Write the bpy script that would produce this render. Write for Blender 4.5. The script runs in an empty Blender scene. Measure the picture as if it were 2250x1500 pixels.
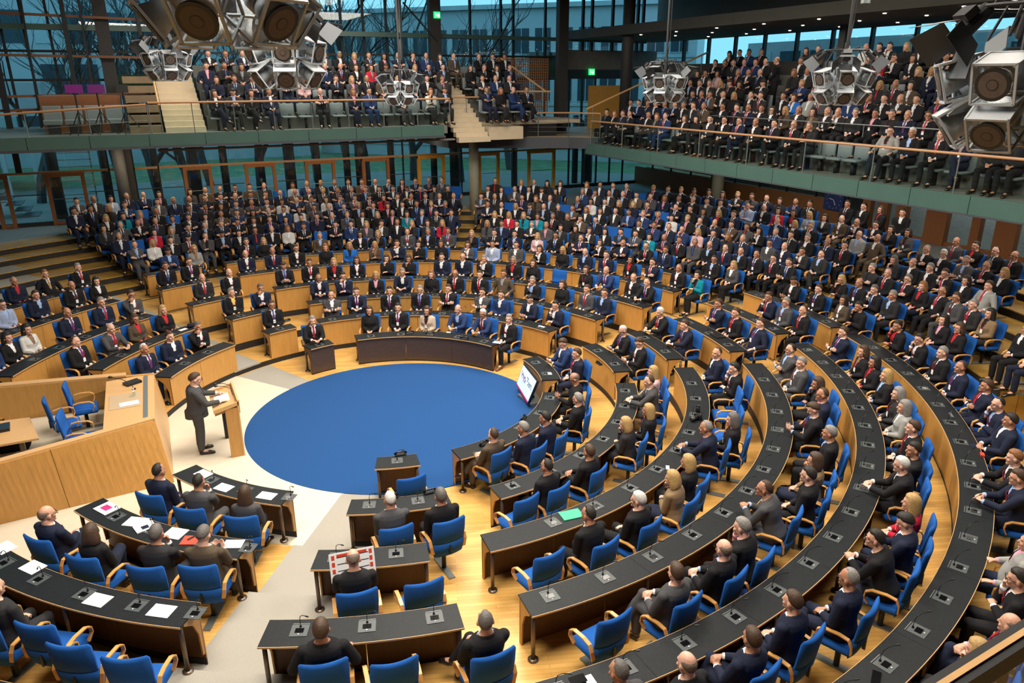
import bpy, math, random
import numpy as np
from math import sin, cos, pi, radians, degrees, hypot, atan2
from mathutils import Vector, Matrix
random.seed(7)
SC = bpy.context.scene
COL = SC.collection
# ------------------------------------------------------------------ camera, light, exposure
F_PX, PITCH, ROLL, HEAD = 1629.3, radians(19.49), radians(-0.127), radians(26.085)
CAM = Vector((-4.612, -15.425, 7.5025))
cam_fw = Vector((sin(HEAD)*cos(PITCH), cos(HEAD)*cos(PITCH), -sin(PITCH)))
_r = cam_fw.cross(Vector((0, 0, 1))).normalized(); _u = _r.cross(cam_fw)
cam_r = cos(ROLL)*_r + sin(ROLL)*_u; cam_u = -sin(ROLL)*_r + cos(ROLL)*_u
cd = bpy.data.cameras.new('camera'); co = bpy.data.objects.new('camera', cd); COL.objects.link(co)
cd.sensor_width = 36; cd.lens = F_PX/2250*36; cd.clip_start = 0.05; cd.clip_end = 400
co.matrix_world = Matrix(((cam_r.x, cam_u.x, -cam_fw.x, CAM.x), (cam_r.y, cam_u.y, -cam_fw.y, CAM.y), (cam_r.z, cam_u.z, -cam_fw.z, CAM.z), (0, 0, 0, 1)))
SC.camera = co
SC.view_settings.view_transform = 'Standard'; SC.view_settings.look = 'None'
SC.view_settings.exposure = 0.12; SC.view_settings.gamma = 1; SC.view_settings.use_curve_mapping = False
w = bpy.data.worlds.new('overcast_sky'); SC.world = w; w.use_nodes = True
_n = w.node_tree.nodes; _bg = _n['Background']
_bg.inputs[0].default_value = (0.19, 0.48, 0.66, 1); _bg.inputs[1].default_value = 1.8
SC.cycles.max_bounces = 6; SC.cycles.diffuse_bounces = 2; SC.cycles.glossy_bounces = 2
SC.cycles.transparent_max_bounces = 14; SC.cycles.transmission_bounces = 3
SC.cycles.use_denoising = True; SC.cycles.denoising_prefilter = 'FAST'; SC.cycles.denoising_quality = 'BALANCED'; SC.cycles.caustics_reflective = False; SC.cycles.caustics_refractive = False
SC.cycles.sample_clamp_indirect = 4

def area_light(name, loc, sx, sy, power, color, rot=(0, 0, 0)):
    l = bpy.data.lights.new(name, 'AREA'); l.shape = 'RECTANGLE'; l.size = sx; l.size_y = sy; l.energy = power; l.color = color
    o = bpy.data.objects.new(name, l); COL.objects.link(o); o.location = loc; o.rotation_euler = rot
    return o
WARM = (1.0, 0.91, 0.78)
area_light('roof_luminaire', (0.5, -1, 11.3), 5, 5, 2100, WARM)
area_light('roof_luminaire', (7, 4, 11.3), 5, 6, 1150, WARM)
area_light('roof_luminaire', (-4, -9, 11.3), 6, 4, 1600, WARM)
area_light('roof_luminaire', (7, -9, 11.3), 5, 5, 1150, WARM)
area_light('roof_luminaire', (0, 13, 11.3), 12, 3, 700, WARM)
area_light('gallery_luminaire', (18, 1, 9.2), 2, 14, 120, WARM)
area_light('soffit_luminaire', (16.6, 2, 4.25), 1.2, 16, 260, WARM)
area_light('soffit_luminaire', (3, 17.6, 5.2), 18, 1.0, 330, (1, .80, .55))
area_light('bay_fill_light', (20.8, -1.5, 4.5), .3, 10, 170, (.85, .95, 1), (0, radians(-50), 0))  # unseen lamp added to brighten the pale panel in the side bays
area_light('gallery_luminaire', (2, 16, 11.8), 10, 2, 130, WARM)

# ------------------------------------------------------------------ pixel -> place helpers
def ray(px, py):
    return cam_fw + (px-1125)/F_PX*cam_r - (py-750)/F_PX*cam_u
def at_z(px, py, z):
    d = ray(px, py); return CAM + d*((z-CAM.z)/d.z)
def at_y(px, py, y):
    d = ray(px, py); return CAM + d*((y-CAM.y)/d.y)
def at_x(px, py, x):
    d = ray(px, py); return CAM + d*((x-CAM.x)/d.x)
def proj(P):
    v = Vector(P)-CAM; z = v.dot(cam_fw); return 1125+F_PX*v.dot(cam_r)/z, 750-F_PX*v.dot(cam_u)/z

# ------------------------------------------------------------------ materials
def mat(name, col, rough=0.6, metal=0.0, var=0.0, scale=20.0, spec=0.5, bump=0.0, emit=None, estr=1.0, stretch=None, sheen=0):
    m = bpy.data.materials.new(name); m.use_nodes = True; nt = m.node_tree; b = nt.nodes['Principled BSDF']
    c = (*col, 1); b.inputs['Base Color'].default_value = c; b.inputs['Roughness'].default_value = rough
    b.inputs['Metallic'].default_value = metal; b.inputs['Specular IOR Level'].default_value = spec
    if sheen: b.inputs['Sheen Weight'].default_value = sheen
    if var or bump:
        tc = nt.nodes.new('ShaderNodeTexCoord'); no = nt.nodes.new('ShaderNodeTexNoise'); no.inputs['Scale'].default_value = scale
        no.inputs['Detail'].default_value = 3
        src = tc.outputs['Object']
        if stretch:
            mp = nt.nodes.new('ShaderNodeMapping'); mp.inputs['Scale'].default_value = stretch
            nt.links.new(src, mp.inputs[0]); src = mp.outputs[0]
        nt.links.new(src, no.inputs['Vector'])
        if var:
            mx = nt.nodes.new('ShaderNodeMix'); mx.data_type = 'RGBA'
            mx.inputs[6].default_value = (*[max(0, x*(1-var)) for x in col], 1); mx.inputs[7].default_value = (*[min(1, x*(1+var)) for x in col], 1)
            nt.links.new(no.outputs[0], mx.inputs[0]); nt.links.new(mx.outputs[2], b.inputs['Base Color'])
        if bump:
            bp = nt.nodes.new('ShaderNodeBump'); bp.inputs['Strength'].default_value = bump; bp.inputs['Distance'].default_value = 0.01
            nt.links.new(no.outputs[0], bp.inputs['Height']); nt.links.new(bp.outputs[0], b.inputs['Normal'])
    if emit:
        b.inputs['Emission Color'].default_value = (*emit, 1); b.inputs['Emission Strength'].default_value = estr
    return m
def glass_mat(name, tint, gloss=0.12, rough=0.02):
    m = bpy.data.materials.new(name); m.use_nodes = True; nt = m.node_tree; nt.nodes.clear()
    o = nt.nodes.new('ShaderNodeOutputMaterial'); t = nt.nodes.new('ShaderNodeBsdfTransparent'); g = nt.nodes.new('ShaderNodeBsdfGlossy')
    f = nt.nodes.new('ShaderNodeLayerWeight'); f.inputs[0].default_value = .5
    pw = nt.nodes.new('ShaderNodeMath'); pw.operation = 'POWER'; pw.inputs[1].default_value = 4.5; nt.links.new(f.outputs[1], pw.inputs[0])
    mx = nt.nodes.new('ShaderNodeMixShader'); ad = nt.nodes.new('ShaderNodeMath'); ad.operation = 'MULTIPLY_ADD'; ad.inputs[1].default_value = .45; ad.inputs[2].default_value = .03+gloss
    t.inputs[0].default_value = (*tint, 1); g.inputs[1].default_value = rough
    nt.links.new(pw.outputs[0], ad.inputs[0]); nt.links.new(ad.outputs[0], mx.inputs[0]); nt.links.new(t.outputs[0], mx.inputs[1]); nt.links.new(g.outputs[0], mx.inputs[2])
    nt.links.new(mx.outputs[0], o.inputs[0]); return m
def wood_floor_mat(name, c1, c2, c3, rot=0.0, plank=(1.1, 0.075), rough=0.32):
    m = bpy.data.materials.new(name); m.use_nodes = True; nt = m.node_tree; b = nt.nodes['Principled BSDF']
    tc = nt.nodes.new('ShaderNodeTexCoord'); mp = nt.nodes.new('ShaderNodeMapping'); mp.inputs['Rotation'].default_value = (0, 0, rot)
    br = nt.nodes.new('ShaderNodeTexBrick'); br.inputs['Scale'].default_value = 1; br.inputs['Brick Width'].default_value = plank[0]; br.inputs['Row Height'].default_value = plank[1]
    br.inputs['Mortar Size'].default_value = 0.0015; br.inputs['Color1'].default_value = (*c1, 1); br.inputs['Color2'].default_value = (*c2, 1); br.inputs['Mortar'].default_value = (*c3, 1)
    br.inputs['Bias'].default_value = 0.0
    no = nt.nodes.new('ShaderNodeTexNoise'); no.inputs['Scale'].default_value = 1.6; no.inputs['Detail'].default_value = 5
    mx = nt.nodes.new('ShaderNodeMix'); mx.data_type = 'RGBA'; mx.blend_type = 'MULTIPLY'; mx.inputs[0].default_value = 0.55
    cr = nt.nodes.new('ShaderNodeValToRGB'); cr.color_ramp.elements[0].position = 0.3; cr.color_ramp.elements[0].color = (0.74, 0.70, 0.64, 1); cr.color_ramp.elements[1].position = 0.65; cr.color_ramp.elements[1].color = (1, 1, 1, 1)
    L = nt.links.new
    L(tc.outputs['Object'], mp.inputs[0]); L(mp.outputs[0], br.inputs['Vector']); L(mp.outputs[0], no.inputs['Vector']); L(no.outputs[0], cr.inputs[0])
    L(br.outputs[0], mx.inputs[6]); L(cr.outputs[0], mx.inputs[7]); L(mx.outputs[2], b.inputs['Base Color'])
    b.inputs['Roughness'].default_value = rough
    return m
M = {}
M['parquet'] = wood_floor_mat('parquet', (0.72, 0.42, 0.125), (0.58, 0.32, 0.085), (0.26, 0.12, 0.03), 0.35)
M['blue_carpet'] = mat('blue_carpet', (0.003, 0.054, 0.195), 1.0, var=0.35, scale=90, bump=0.4)
M['beige_carpet'] = mat('beige_carpet', (0.31, 0.29, 0.25), 0.95, var=0.3, scale=160, bump=0.4)
M['pale_floor'] = mat('pale_stone_floor', (0.62, 0.55, 0.43), 0.5, var=0.08, scale=3)
M['desk_black'] = mat('black_worktop', (0.010, 0.012, 0.014), 0.5, var=0.4, scale=25, spec=.18, bump=0.15)
M['oak'] = mat('oak_panel', (0.47, 0.24, 0.062), 0.42, var=0.22, scale=5, stretch=(4, 4, 0.5))
M['oak_light'] = mat('light_oak', (0.58, 0.34, 0.14), 0.4, var=0.12, scale=8, stretch=(4, 4, 0.6))
M['beech'] = mat('beech_armrest', (0.56, 0.28, 0.08), 0.35, var=0.12, scale=18)
M['dark_wood'] = mat('dark_veneer', (0.065, 0.040, 0.028), 0.42, var=0.35, scale=6, stretch=(1, 1, 7))
M['inner_wood'] = mat('brown_veneer', (0.10, 0.045, 0.018), 0.5, var=0.3, scale=6, stretch=(4, 4, 0.5))
M['plinth'] = mat('black_plinth', (0.012, 0.010, 0.009), 0.7)
M['blue_fabric'] = mat('blue_upholstery', (0.006, 0.080, 0.33), 0.9, var=0.3, scale=130, bump=0.2, spec=.3)
M['bronze'] = mat('bronze_metal', (0.17, 0.13, 0.10), 0.38, 0.8)
M['black_metal'] = mat('black_metal', (0.018, 0.018, 0.02), 0.5, 0.3)
M['steel'] = mat('grey_steel', (0.20, 0.22, 0.22), 0.45, 0.6)
M['black_plastic'] = mat('black_plastic', (0.01, 0.01, 0.011), 0.35)
M['console'] = mat('console_grey', (0.055, 0.065, 0.068), 0.5)
M['screen_black'] = mat('black_screen', (0.004, 0.004, 0.005), 0.12)
M['white_button'] = mat('white_button', (0.7, 0.75, 0.75), 0.4)
M['paper'] = mat('white_paper', (0.82, 0.84, 0.86), 0.7)

# ------------------------------------------------------------------ mesh builder
class MB:
    def __init__(s): s.v = []; s.f = []; s.m = []; s.mi = 0
    def add(s, vs, fs):
        o = len(s.v); s.v.extend([tuple(v) for v in vs]); s.f.extend([tuple(i+o for i in f) for f in fs]); s.m.extend([s.mi]*len(fs)); return s
    def box(s, x0, y0, z0, x1, y1, z1):
        return s.add([(x0,y0,z0),(x1,y0,z0),(x1,y1,z0),(x0,y1,z0),(x0,y0,z1),(x1,y0,z1),(x1,y1,z1),(x0,y1,z1)],
                     [(0,3,2,1),(4,5,6,7),(0,1,5,4),(1,2,6,5),(2,3,7,6),(3,0,4,7)])
    def bar(s, a, b, wx, wz, up=(0, 0, 1)):
        a = Vector(a); b = Vector(b); d = (b-a).normalized(); upv = Vector(up)
        if abs(d.dot(upv)) > .98: upv = Vector((0, 1, 0))
        x = d.cross(upv).normalized(); z = x.cross(d)
        vs = []
        for p in (a, b):
            for sx, sz in ((-1,-1),(1,-1),(1,1),(-1,1)): vs.append(p + x*sx*wx/2 + z*sz*wz/2)
        return s.add(vs, [(0,1,2,3),(7,6,5,4),(0,4,5,1),(1,5,6,2),(2,6,7,3),(3,7,4,0)])
    def tube(s, pts, radii, n=8, flat=1.0, upv=None):
        pts = [Vector(p) for p in pts]
        if not hasattr(radii, '__len__'): radii = [radii]*len(pts)
        vs = []; N = len(pts); prev = None
        for i, p in enumerate(pts):
            d = (pts[min(i+1, N-1)]-pts[max(i-1, 0)]).normalized()
            if prev is None:
                a = Vector(upv) if upv else (Vector((0, 0, 1)) if abs(d.z) < .9 else Vector((1, 0, 0)))
                x = d.cross(a).normalized()
            else:
                x = (prev - d*prev.dot(d)).normalized()
            prev = x; y = d.cross(x)
            for k in range(n):
                t = 2*pi*k/n; vs.append(p + x*cos(t)*radii[i] + y*sin(t)*radii[i]*flat)
        fs = []
        for i in range(N-1):
            for k in range(n):
                a = i*n+k; b = i*n+(k+1) % n; fs.append((a, b, b+n, a+n))
        fs.append(tuple(range(n-1, -1, -1))); fs.append(tuple(range((N-1)*n, N*n)))
        return s.add(vs, fs)
    def cyl(s, a, b, r, n=12, r2=None): return s.tube([a, b], [r, r if r2 is None else r2], n)
    def ell(s, c, r, n=12, m=8, rot=None):
        vs = []; c = Vector(c)
        for j in range(1, m):
            ph = pi*j/m
            for i in range(n):
                t = 2*pi*i/n; p = Vector((sin(ph)*cos(t)*r[0], sin(ph)*sin(t)*r[1], cos(ph)*r[2]))
                if rot: p = rot @ p
                vs.append(c+p)
        top = Vector((0, 0, r[2])); bot = Vector((0, 0, -r[2]))
        if rot: top = rot @ top; bot = rot @ bot
        vs.append(c+top); vs.append(c+bot); T = len(vs)-2; B = len(vs)-1; fs = []
        for j in range(m-2):
            for i in range(n):
                a = j*n+i; b = j*n+(i+1) % n; fs.append((a, a+n, b+n, b))
        for i in range(n):
            fs.append((T, i, (i+1) % n)); fs.append((B, (m-2)*n+(i+1) % n, (m-2)*n+i))
        return s.add(vs, fs)
    def arc(s, cx, cy, r0, r1, a0, a1, z0, z1, step=0.3):
        n = max(1, int(abs(a1-a0)*max(r1, .1)/step)+1); vs = []
        for i in range(n+1):
            a = a0+(a1-a0)*i/n; c, q = cos(a), sin(a)
            vs += [(cx+r0*c, cy+r0*q, z0), (cx+r1*c, cy+r1*q, z0), (cx+r1*c, cy+r1*q, z1), (cx+r0*c, cy+r0*q, z1)]
        fs = []
        for i in range(n):
            b = 4*i; e = b+4
            fs += [(b, e, e+1, b+1), (b+1, e+1, e+2, b+2), (b+2, e+2, e+3, b+3), (b+3, e+3, e, b)]
        fs += [(0, 1, 2, 3), (4*n+3, 4*n+2, 4*n+1, 4*n)]
        return s.add(vs, fs)
    def poly(s, pts, z0, z1):
        n = len(pts); vs = [(x, y, z0) for x, y in pts]+[(x, y, z1) for x, y in pts]
        return s.add(vs, [tuple(range(n-1, -1, -1)), tuple(range(n, 2*n))]+[(i, (i+1) % n, n+(i+1) % n, n+i) for i in range(n)])
    def mesh(s, name, mats, smooth=False):
        me = bpy.data.meshes.new(name); me.from_pydata(s.v, [], s.f)
        if not isinstance(mats, (list, tuple)): mats = [mats]
        for m in mats: me.materials.append(m)
        if len(mats) > 1: me.polygons.foreach_set('material_index', s.m)
        if smooth: me.polygons.foreach_set('use_smooth', [True]*len(s.f))
        me.update(); return me
    def build(s, name, mats, parent=None, smooth=False, **kw):
        return link(name, s.mesh(name, mats, smooth), parent, **kw)
def link(name, me, parent=None, **kw):
    o = bpy.data.objects.new(name, me); COL.objects.link(o)
    if parent is not None:
        o.parent = parent
        if not kw.pop('local', False): o.location = -wloc(parent)
    for k, v in kw.items():
        if v: o[k] = v
    return o
def wloc(o):
    v = Vector(o.location)
    while o.parent: o = o.parent; v = v + Vector(o.location)
    return v
def empty(name, loc, label=None, category=None, group=None, rz=0.0, kind=None):
    o = bpy.data.objects.new(name, None); COL.objects.link(o); o.location = loc; o.rotation_euler = (0, 0, rz); o.empty_display_size = .1
    for k, v in (('label', label), ('category', category), ('group', group), ('kind', kind)):
        if v: o[k] = v
    return o
def tag(o, label=None, category=None, group=None, kind=None):
    for k, v in (('label', label), ('category', category), ('group', group), ('kind', kind)):
        if v: o[k] = v
    return o
def copy_tree(o, parent=None):
    c = o.copy(); COL.objects.link(c)
    if parent is not None: c.parent = parent
    for ch in list(o.children): copy_tree(ch, c)
    return c
ORD = ['first','second','third','fourth','fifth','sixth','seventh','eighth','ninth','tenth','eleventh','twelfth','thirteenth','fourteenth','fifteenth','sixteenth','seventeenth','eighteenth','nineteenth','twentieth','twenty-first','twenty-second','twenty-third','twenty-fourth','twenty-fifth','twenty-sixth','twenty-seventh','twenty-eighth','twenty-ninth','thirtieth']
def rotuv(x, y, A=-0.2905249): return (x*cos(A)-y*sin(A), x*sin(A)+y*cos(A))
# ------------------------------------------------------------------ rings of the plenary floor
RB = 3.477
R_IN = [3.552, 5.273, 6.642, 8.237, 10.116, 11.819]
H_K = [0.0, 0.142, 0.357, 0.545, 0.60, 0.66]
_H = [0.0, 0.1417, 0.3571, 0.5454, 0.5687, 0.5992]; H_K = _H[:]
_cx = [-0.16573, -0.16606, -0.20402, -0.30263, -0.46706, -0.54107]; _cy = [0.15162, -0.04276, -0.16031, -0.27397, 0.10875, 0.28683]
CEN = [rotuv(a, b) for a, b in zip(_cx, _cy)]
W_D = 0.46
SEAT_R = [r+W_D+.39 for r in R_IN]
NROW = 8
for j in range(NROW):
    R_IN.append(None); H_K.append(0.80+0.205*j); CEN.append(CEN[5]); SEAT_R.append(13.6+0.95*j)
def seat_from_px(k, px, py, dz=1.24):
    """angle and radius of the seat in ring k whose sitter's head shows at the pixel"""
    P = at_z(px, py, H_K[k-1]+dz); c = CEN[k-1]; x, y = P.x-c[0], P.y-c[1]
    return atan2(y, x), hypot(x, y)
# ------------------------------------------------------------------ people
def remesh(me, voxel, smooth=2, dec=None):
    o = bpy.data.objects.new('tmp', me); COL.objects.link(o)
    r = o.modifiers.new('r', 'REMESH'); r.mode = 'VOXEL'; r.voxel_size = voxel; r.adaptivity = 0
    if smooth:
        s = o.modifiers.new('s', 'SMOOTH'); s.factor = .5; s.iterations = smooth
    if dec:
        d = o.modifiers.new('d', 'DECIMATE'); d.ratio = dec
    dg = bpy.context.evaluated_depsgraph_get(); ev = o.evaluated_get(dg)
    out = bpy.data.meshes.new_from_object(ev); bpy.data.objects.remove(o); bpy.data.meshes.remove(me)
    out.polygons.foreach_set('use_smooth', [True]*len(out.polygons)); return out
def ik(S, W, l1, l2, pole):
    d = W-S; L = min(d.length, l1+l2-.002); dn = d.normalized(); a = (l1*l1-l2*l2+L*L)/(2*L); h = math.sqrt(max(0, l1*l1-a*a))
    p = pole - dn*pole.dot(dn); p = p.normalized() if p.length > 1e-5 else Vector((0, 0, -1))
    return S+dn*a+p*h, S+dn*L
def hand(mb, W, d, nrm, side, curl=0.5, spread=.0225, s=1.0):
    """palm, four fingers and a thumb; d points to the fingertips, nrm out of the palm"""
    d = d.normalized(); nrm = (nrm-d*nrm.dot(d)).normalized(); x = d.cross(nrm)*side
    mb.tube([W-d*.02, W+d*.02, W+d*.055, W+d*.088], [.027*s, .036*s, .042*s, .036*s], 10, .45, upv=nrm)
    for i, L in enumerate((.066, .076, .070, .055)):
        o = (i-1.5)*spread*s; b = W+d*.078+x*(-o); a1 = curl*.9; a2 = curl*2.0
        d1 = d*cos(a1)+nrm*sin(a1)-x*o*1.5; d2 = d*cos(a2)+nrm*sin(a2)
        p1 = b+d1*L*.5*s; p2 = p1+d2*L*.55*s
        mb.tube([b, p1, p2], [.0098*s, .0095*s, .0075*s], 6)
    b = W+d*.022+x*.026; p1 = b+(d*.6+x*.55+nrm*.35).normalized()*.042; p2 = p1+(d*.85+nrm*.45).normalized()*.03
    mb.tube([b, p1, p2], [.014, .0115, .009], 6)
def build_pose(name, lean=0.0, handL=None, handR=None, legs='sit', female=False, head_yaw=0.0, head_pitch=0.0, stand=False, fat=0.0, tab=False):
    """returns part meshes of one posed figure facing +Y with its feet at z=0; handX = (wrist, fingers dir, palm normal, curl)"""
    V = Vector
    P = V((0, 0, .95 if stand else .565)); up = V((0, sin(lean), cos(lean))); fw = V((0, cos(lean), -sin(lean))); X = V((1, 0, 0))
    k = .93 if female else 1.0
    shw = (.160 if female else .202)
    def T(h, f=0): return P+up*h*k+fw*f
    neck = T(.535, .0); hc = neck+(up*.070*k+V((0, .032, .052))); HS = 1.10
    prof = [(-.08, .150, .11, 0), (.0, .178, .125+fat*.6, .0), (.10, .158, .112+fat, .01+fat*.5), (.20, .150, .105+fat, .01+fat*.4), (.32, .176, .120, .0), (.42, .186, .115, -.005), (.475, .160, .094, -.01), (.52, .090, .068, -.008), (.545, .064, .060, -.005), (.60, .055, .055, .0)]
    if female: prof = [(a, b*(.9 if a > .05 else 1.0), c*(1.05 if a == .32 else .92), d+(.012 if a == .32 else 0)) for a, b, c, d in prof]
    def torso(mb, off, h0, h1, n=16):
        vs = []; rows = [p for p in prof if h0-1e-6 <= p[0] <= h1+1e-6]
        for h, rx, ry, f in rows:
            c = T(h, f)
            for i in range(n):
                t = 2*pi*i/n; q = .85
                cx = abs(cos(t))**q*(1 if cos(t) > 0 else -1); cy = abs(sin(t))**q*(1 if sin(t) > 0 else -1)
                vs.append(c+X*cx*(rx+off)+fw*cy*(ry+off))
        fs = []
        for j in range(len(rows)-1):
            for i in range(n):
                a = j*n+i; b = j*n+(i+1) % n; fs.append((a, b, b+n, a+n))
        fs.append(tuple(range(n-1, -1, -1))); fs.append(tuple(range((len(rows)-1)*n, len(rows)*n)))
        mb.add(vs, fs)
    # joints
    SL = T(.435)+X*(-shw); SR = T(.435)+X*shw
    hl = handL or (V((-.05, .24, .66)), V((.5, .8, -.2)), V((.3, 0, -1)), .6)
    hr = handR or (V((.05, .24, .66)), V((-.5, .8, -.2)), V((-.3, 0, -1)), .6)
    arms = []
    for S, (Wr, d, nrm, curl), sd in ((SL, hl, -1), (SR, hr, 1)):
        pole = V((sd*.55, -.35, -.8)); E, Wr2 = ik(S, V(Wr), .285*k, .255*k, pole); arms.append((S, E, Wr2, V(d), V(nrm), curl, sd))
    if stand: LG = [[V((s*.09, 0, .93)), V((s*.10, .015, .50)), V((s*.105, -.02, .09)), V((s*.13, .15, .035))] for s in (-1, 1)]
    elif legs == 'cross':
        LG = [[V((-.09, .02, .54)), V((-.07, .44, .53)), V((-.08, .42, .09)), V((-.10, .58, .035))],
              [V((.09, .02, .56)), V((-.02, .40, .66)), V((-.20, .50, .32)), V((-.28, .61, .27))]]
    elif legs == 'out':
        LG = [[V((s*.09, .02, .54)), V((s*.14, .43, .50)), V((s*.13, .50, .09)), V((s*.16, .66, .04))] for s in (-1, 1)]
    else:
        w_ = .05 if female else .13
        LG = [[V((s*.09, .02, .54)), V((s*w_*1.0, .44, .52)), V((s*w_*.95, .43, .09)), V((s*(w_+.02), .60, .035))] for s in (-1, 1)]
    out = {}
    # body
    b = MB(); torso(b, 0, -.08, .60)
    hrot = Matrix.Rotation(head_yaw, 3, 'Z') @ Matrix.Rotation(-head_pitch, 3, 'X')
    def Hh(x, y, z): return hc + hrot @ (V((x, y, z))*HS)
    b.tube([T(.50, -.005), T(.57, 0), Hh(0, -.015, -.04)], [.062*k, .055*k, .052*k], 12)
    for c, r in (((0, -.008, .022), (.074, .093, .10)), ((0, .020, -.045), (.056, .066, .070)), ((0, .072, -.088), (.024, .020, .020)), ((0, .086, -.008), (.012, .020, .020)), ((0, .098, -.020), (.013, .016, .011)),
                 ((0, .072, .030), (.052, .016, .012)), ((-.078, -.004, -.008), (.010, .020, .030)), ((.078, -.004, -.008), (.010, .020, .030)), ((-.034, .062, -.028), (.022, .020, .018)), ((.034, .062, -.028), (.022, .020, .018)), ((0, .080, -.052), (.022, .014, .010))):
        b.ell(Hh(*c), tuple(q*HS for q in r), 12, 8, hrot)
    for S, E, Wr, d, nrm, curl, sd in arms:
        b.tube([S, S+(E-S)*.5, E, E+(Wr-E)*.35, Wr], [.055*k, .048*k, .040*k, .040*k, .027*k], 10); b.ell(S, (.06*k,)*3, 10, 6)
        b.ell(E, (.041*k,)*3, 8, 6); hand(b, Wr, d, nrm, sd, curl, s=.92 if female else 1.0)
    for Hp, K, A_, Tt in LG:
        b.tube([Hp, Hp+(K-Hp)*.5, K, K+(A_-K)*.3, A_], [.088, .078, .058, .056, .038], 10); b.ell(K, (.06,)*3, 8, 6); b.ell(Hp, (.095,)*3, 8, 6)
        b.tube([A_, A_+(Tt-A_)*.5, Tt], [.04, .038, .028], 8)
    body = remesh(b.mesh('person_body', M['skin']), .0095, 2, .30)
    n = len(body.vertices); co_ = np.empty(n*3); body.vertices.foreach_get('co', co_); co_ = co_.reshape(-1, 3)
    for m_ in ('eye', 'lip'): body.materials.append(M[m_])
    hi = np.array(hrot.inverted()); loc = (co_-np.array(hc)) @ hi.T / HS
    vm = np.zeros(n, int)
    vm[(np.hypot(np.abs(loc[:, 0])-.031, (loc[:, 2]-.006)*1.5) < .0125) & (loc[:, 1] > .05)] = 1
    vm[(np.abs(loc[:, 0]) < .026) & (np.abs(loc[:, 2]+.053) < .0065) & (loc[:, 1] > .05)] = 2
    np_ = len(body.polygons); li = np.empty(len(body.loops), int); body.loops.foreach_get('vertex_index', li); st = np.empty(np_, int); body.polygons.foreach_get('loop_start', st)
    body.polygons.foreach_set('material_index', vm[li[st]].tolist()); out['person'] = body
    # jacket
    b = MB(); torso(b, .024, -.08, .52, 18)
    for S, E, Wr, d, nrm, curl, sd in arms:
        q = Wr-(Wr-E).normalized()*.035
        b.ell(S+V((0, 0, .004)), (.070*k, .070*k, .058*k), 10, 6); b.tube([S, S+(E-S)*.5, E, E+(q-E)*.35, q], [.069*k, .070*k, .061*k, .058*k, .045*k], 10); b.ell(E, (.058*k,)*3, 8, 6)
    if not stand:
        for Hp, K, A_, Tt in LG: b.tube([Hp+V((0, -.04, 0)), Hp+(K-Hp)*.28], [.112, .098], 10)
    else: b.tube([V((0, 0, .98)), V((0, 0, .80))], [.195, .20], 16, .72)
    b.tube([T(.44, .085)-X*.070, T(.490, .045)-X*.088, T(.515, -.01)-X*.082, T(.535, -.055)-X*.050, T(.540, -.070), T(.535, -.055)+X*.050, T(.515, -.01)+X*.082, T(.490, .045)+X*.088, T(.44, .085)+X*.070], .018, 8)
    j = remesh(b.mesh('jacket', M['suit_black']), .0115, 2, .42)
    n = len(j.vertices); c2 = np.empty(n*3); j.vertices.foreach_get('co', c2); c2 = c2.reshape(-1, 3)
    rel = c2-np.array(P); h = rel @ np.array(up)/k; f = rel @ np.array(fw)
    op = np.clip((h-.16)/.30, 0, 1)*.072+.0
    kill = (f > 0.02) & (np.abs(c2[:, 0]) < op) & (h > .16) & (h < .6)
    kill |= (h > .50) & (np.hypot(c2[:, 0], f) < .068) & (f > .0)
    li = np.empty(len(j.loops), int); j.loops.foreach_get('vertex_index', li)
    keep = []
    for p in j.polygons:
        a, e = p.loop_start, p.loop_start+p.loop_total
        if not kill[li[a:e]].all(): keep.append(tuple(li[a:e]))
    jn = bpy.data.meshes.new('jacket'); jn.from_pydata(c2.tolist(), [], keep); jn.materials.append(M['suit_black']); jn.polygons.foreach_set('use_smooth', [True]*len(keep)); jn.update()
    bpy.data.meshes.remove(j); out['jacket'] = jn
    # shirt: chest, collar, cuffs
    b = MB(); torso(b, .013, .10, .52, 16)
    b.tube([T(.48, .006), T(.528, .012)], [.066*k, .057*k], 12)
    sh = b
    for S, E, Wr, d, nrm, curl, sd in arms: sh.tube([Wr-(Wr-E).normalized()*.06, Wr-(Wr-E).normalized()*.012], [.038*k, .036*k], 10)
    out['shirt'] = sh.mesh('shirt', M['shirt_white'], True)
    # tie and lanyard follow the chest
    def chest(h, off):
        for (a, b_) in zip(prof, prof[1:]):
            if a[0] <= h <= b_[0]:
                t = (h-a[0])/(b_[0]-a[0]); ry = a[2]+(b_[2]-a[2])*t; f_ = a[3]+(b_[3]-a[3])*t; return T(h, f_+ry+off)
        return T(h, .1)
    b = MB(); hs = [.535, .50, .42, .34, .26, .20]; ws = [.018, .022, .022, .027, .032, .006]; pv = []
    for h_, w_ in zip(hs, ws):
        c = chest(h_, .024 if h_ > .45 else .020); pv += [c-X*w_, c+X*w_]
    b.add(pv+[p+fw*.008 for p in pv], [(2*i, 2*i+1, 2*i+3, 2*i+2) for i in range(5)]+[(12+2*i, 14+2*i, 15+2*i, 13+2*i) for i in range(5)]+[(2*i, 2*i+2, 14+2*i, 12+2*i) for i in range(5)]+[(2*i+1, 13+2*i, 15+2*i, 2*i+3) for i in range(5)])
    out['tie'] = b.mesh('tie', M['tie_red'])
    b = MB()
    for s in (-1, 1):
        pts = [T(.53, -.04)+X*s*.068, T(.515, .045)+X*s*.078, chest(.40, .036)+X*s*.050, chest(.27, .034)+X*s*.012]
        b.tube(pts, .0045, 5)
    out['lanyard'] = b.mesh('lanyard', M['red_cord'])
    b = MB(); c = chest(.23, .040); b.box(c.x-.032, c.y-.004, c.z-.045, c.x+.032, c.y+.004, c.z+.045); out['badge'] = b.mesh('badge', M['paper'])
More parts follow.
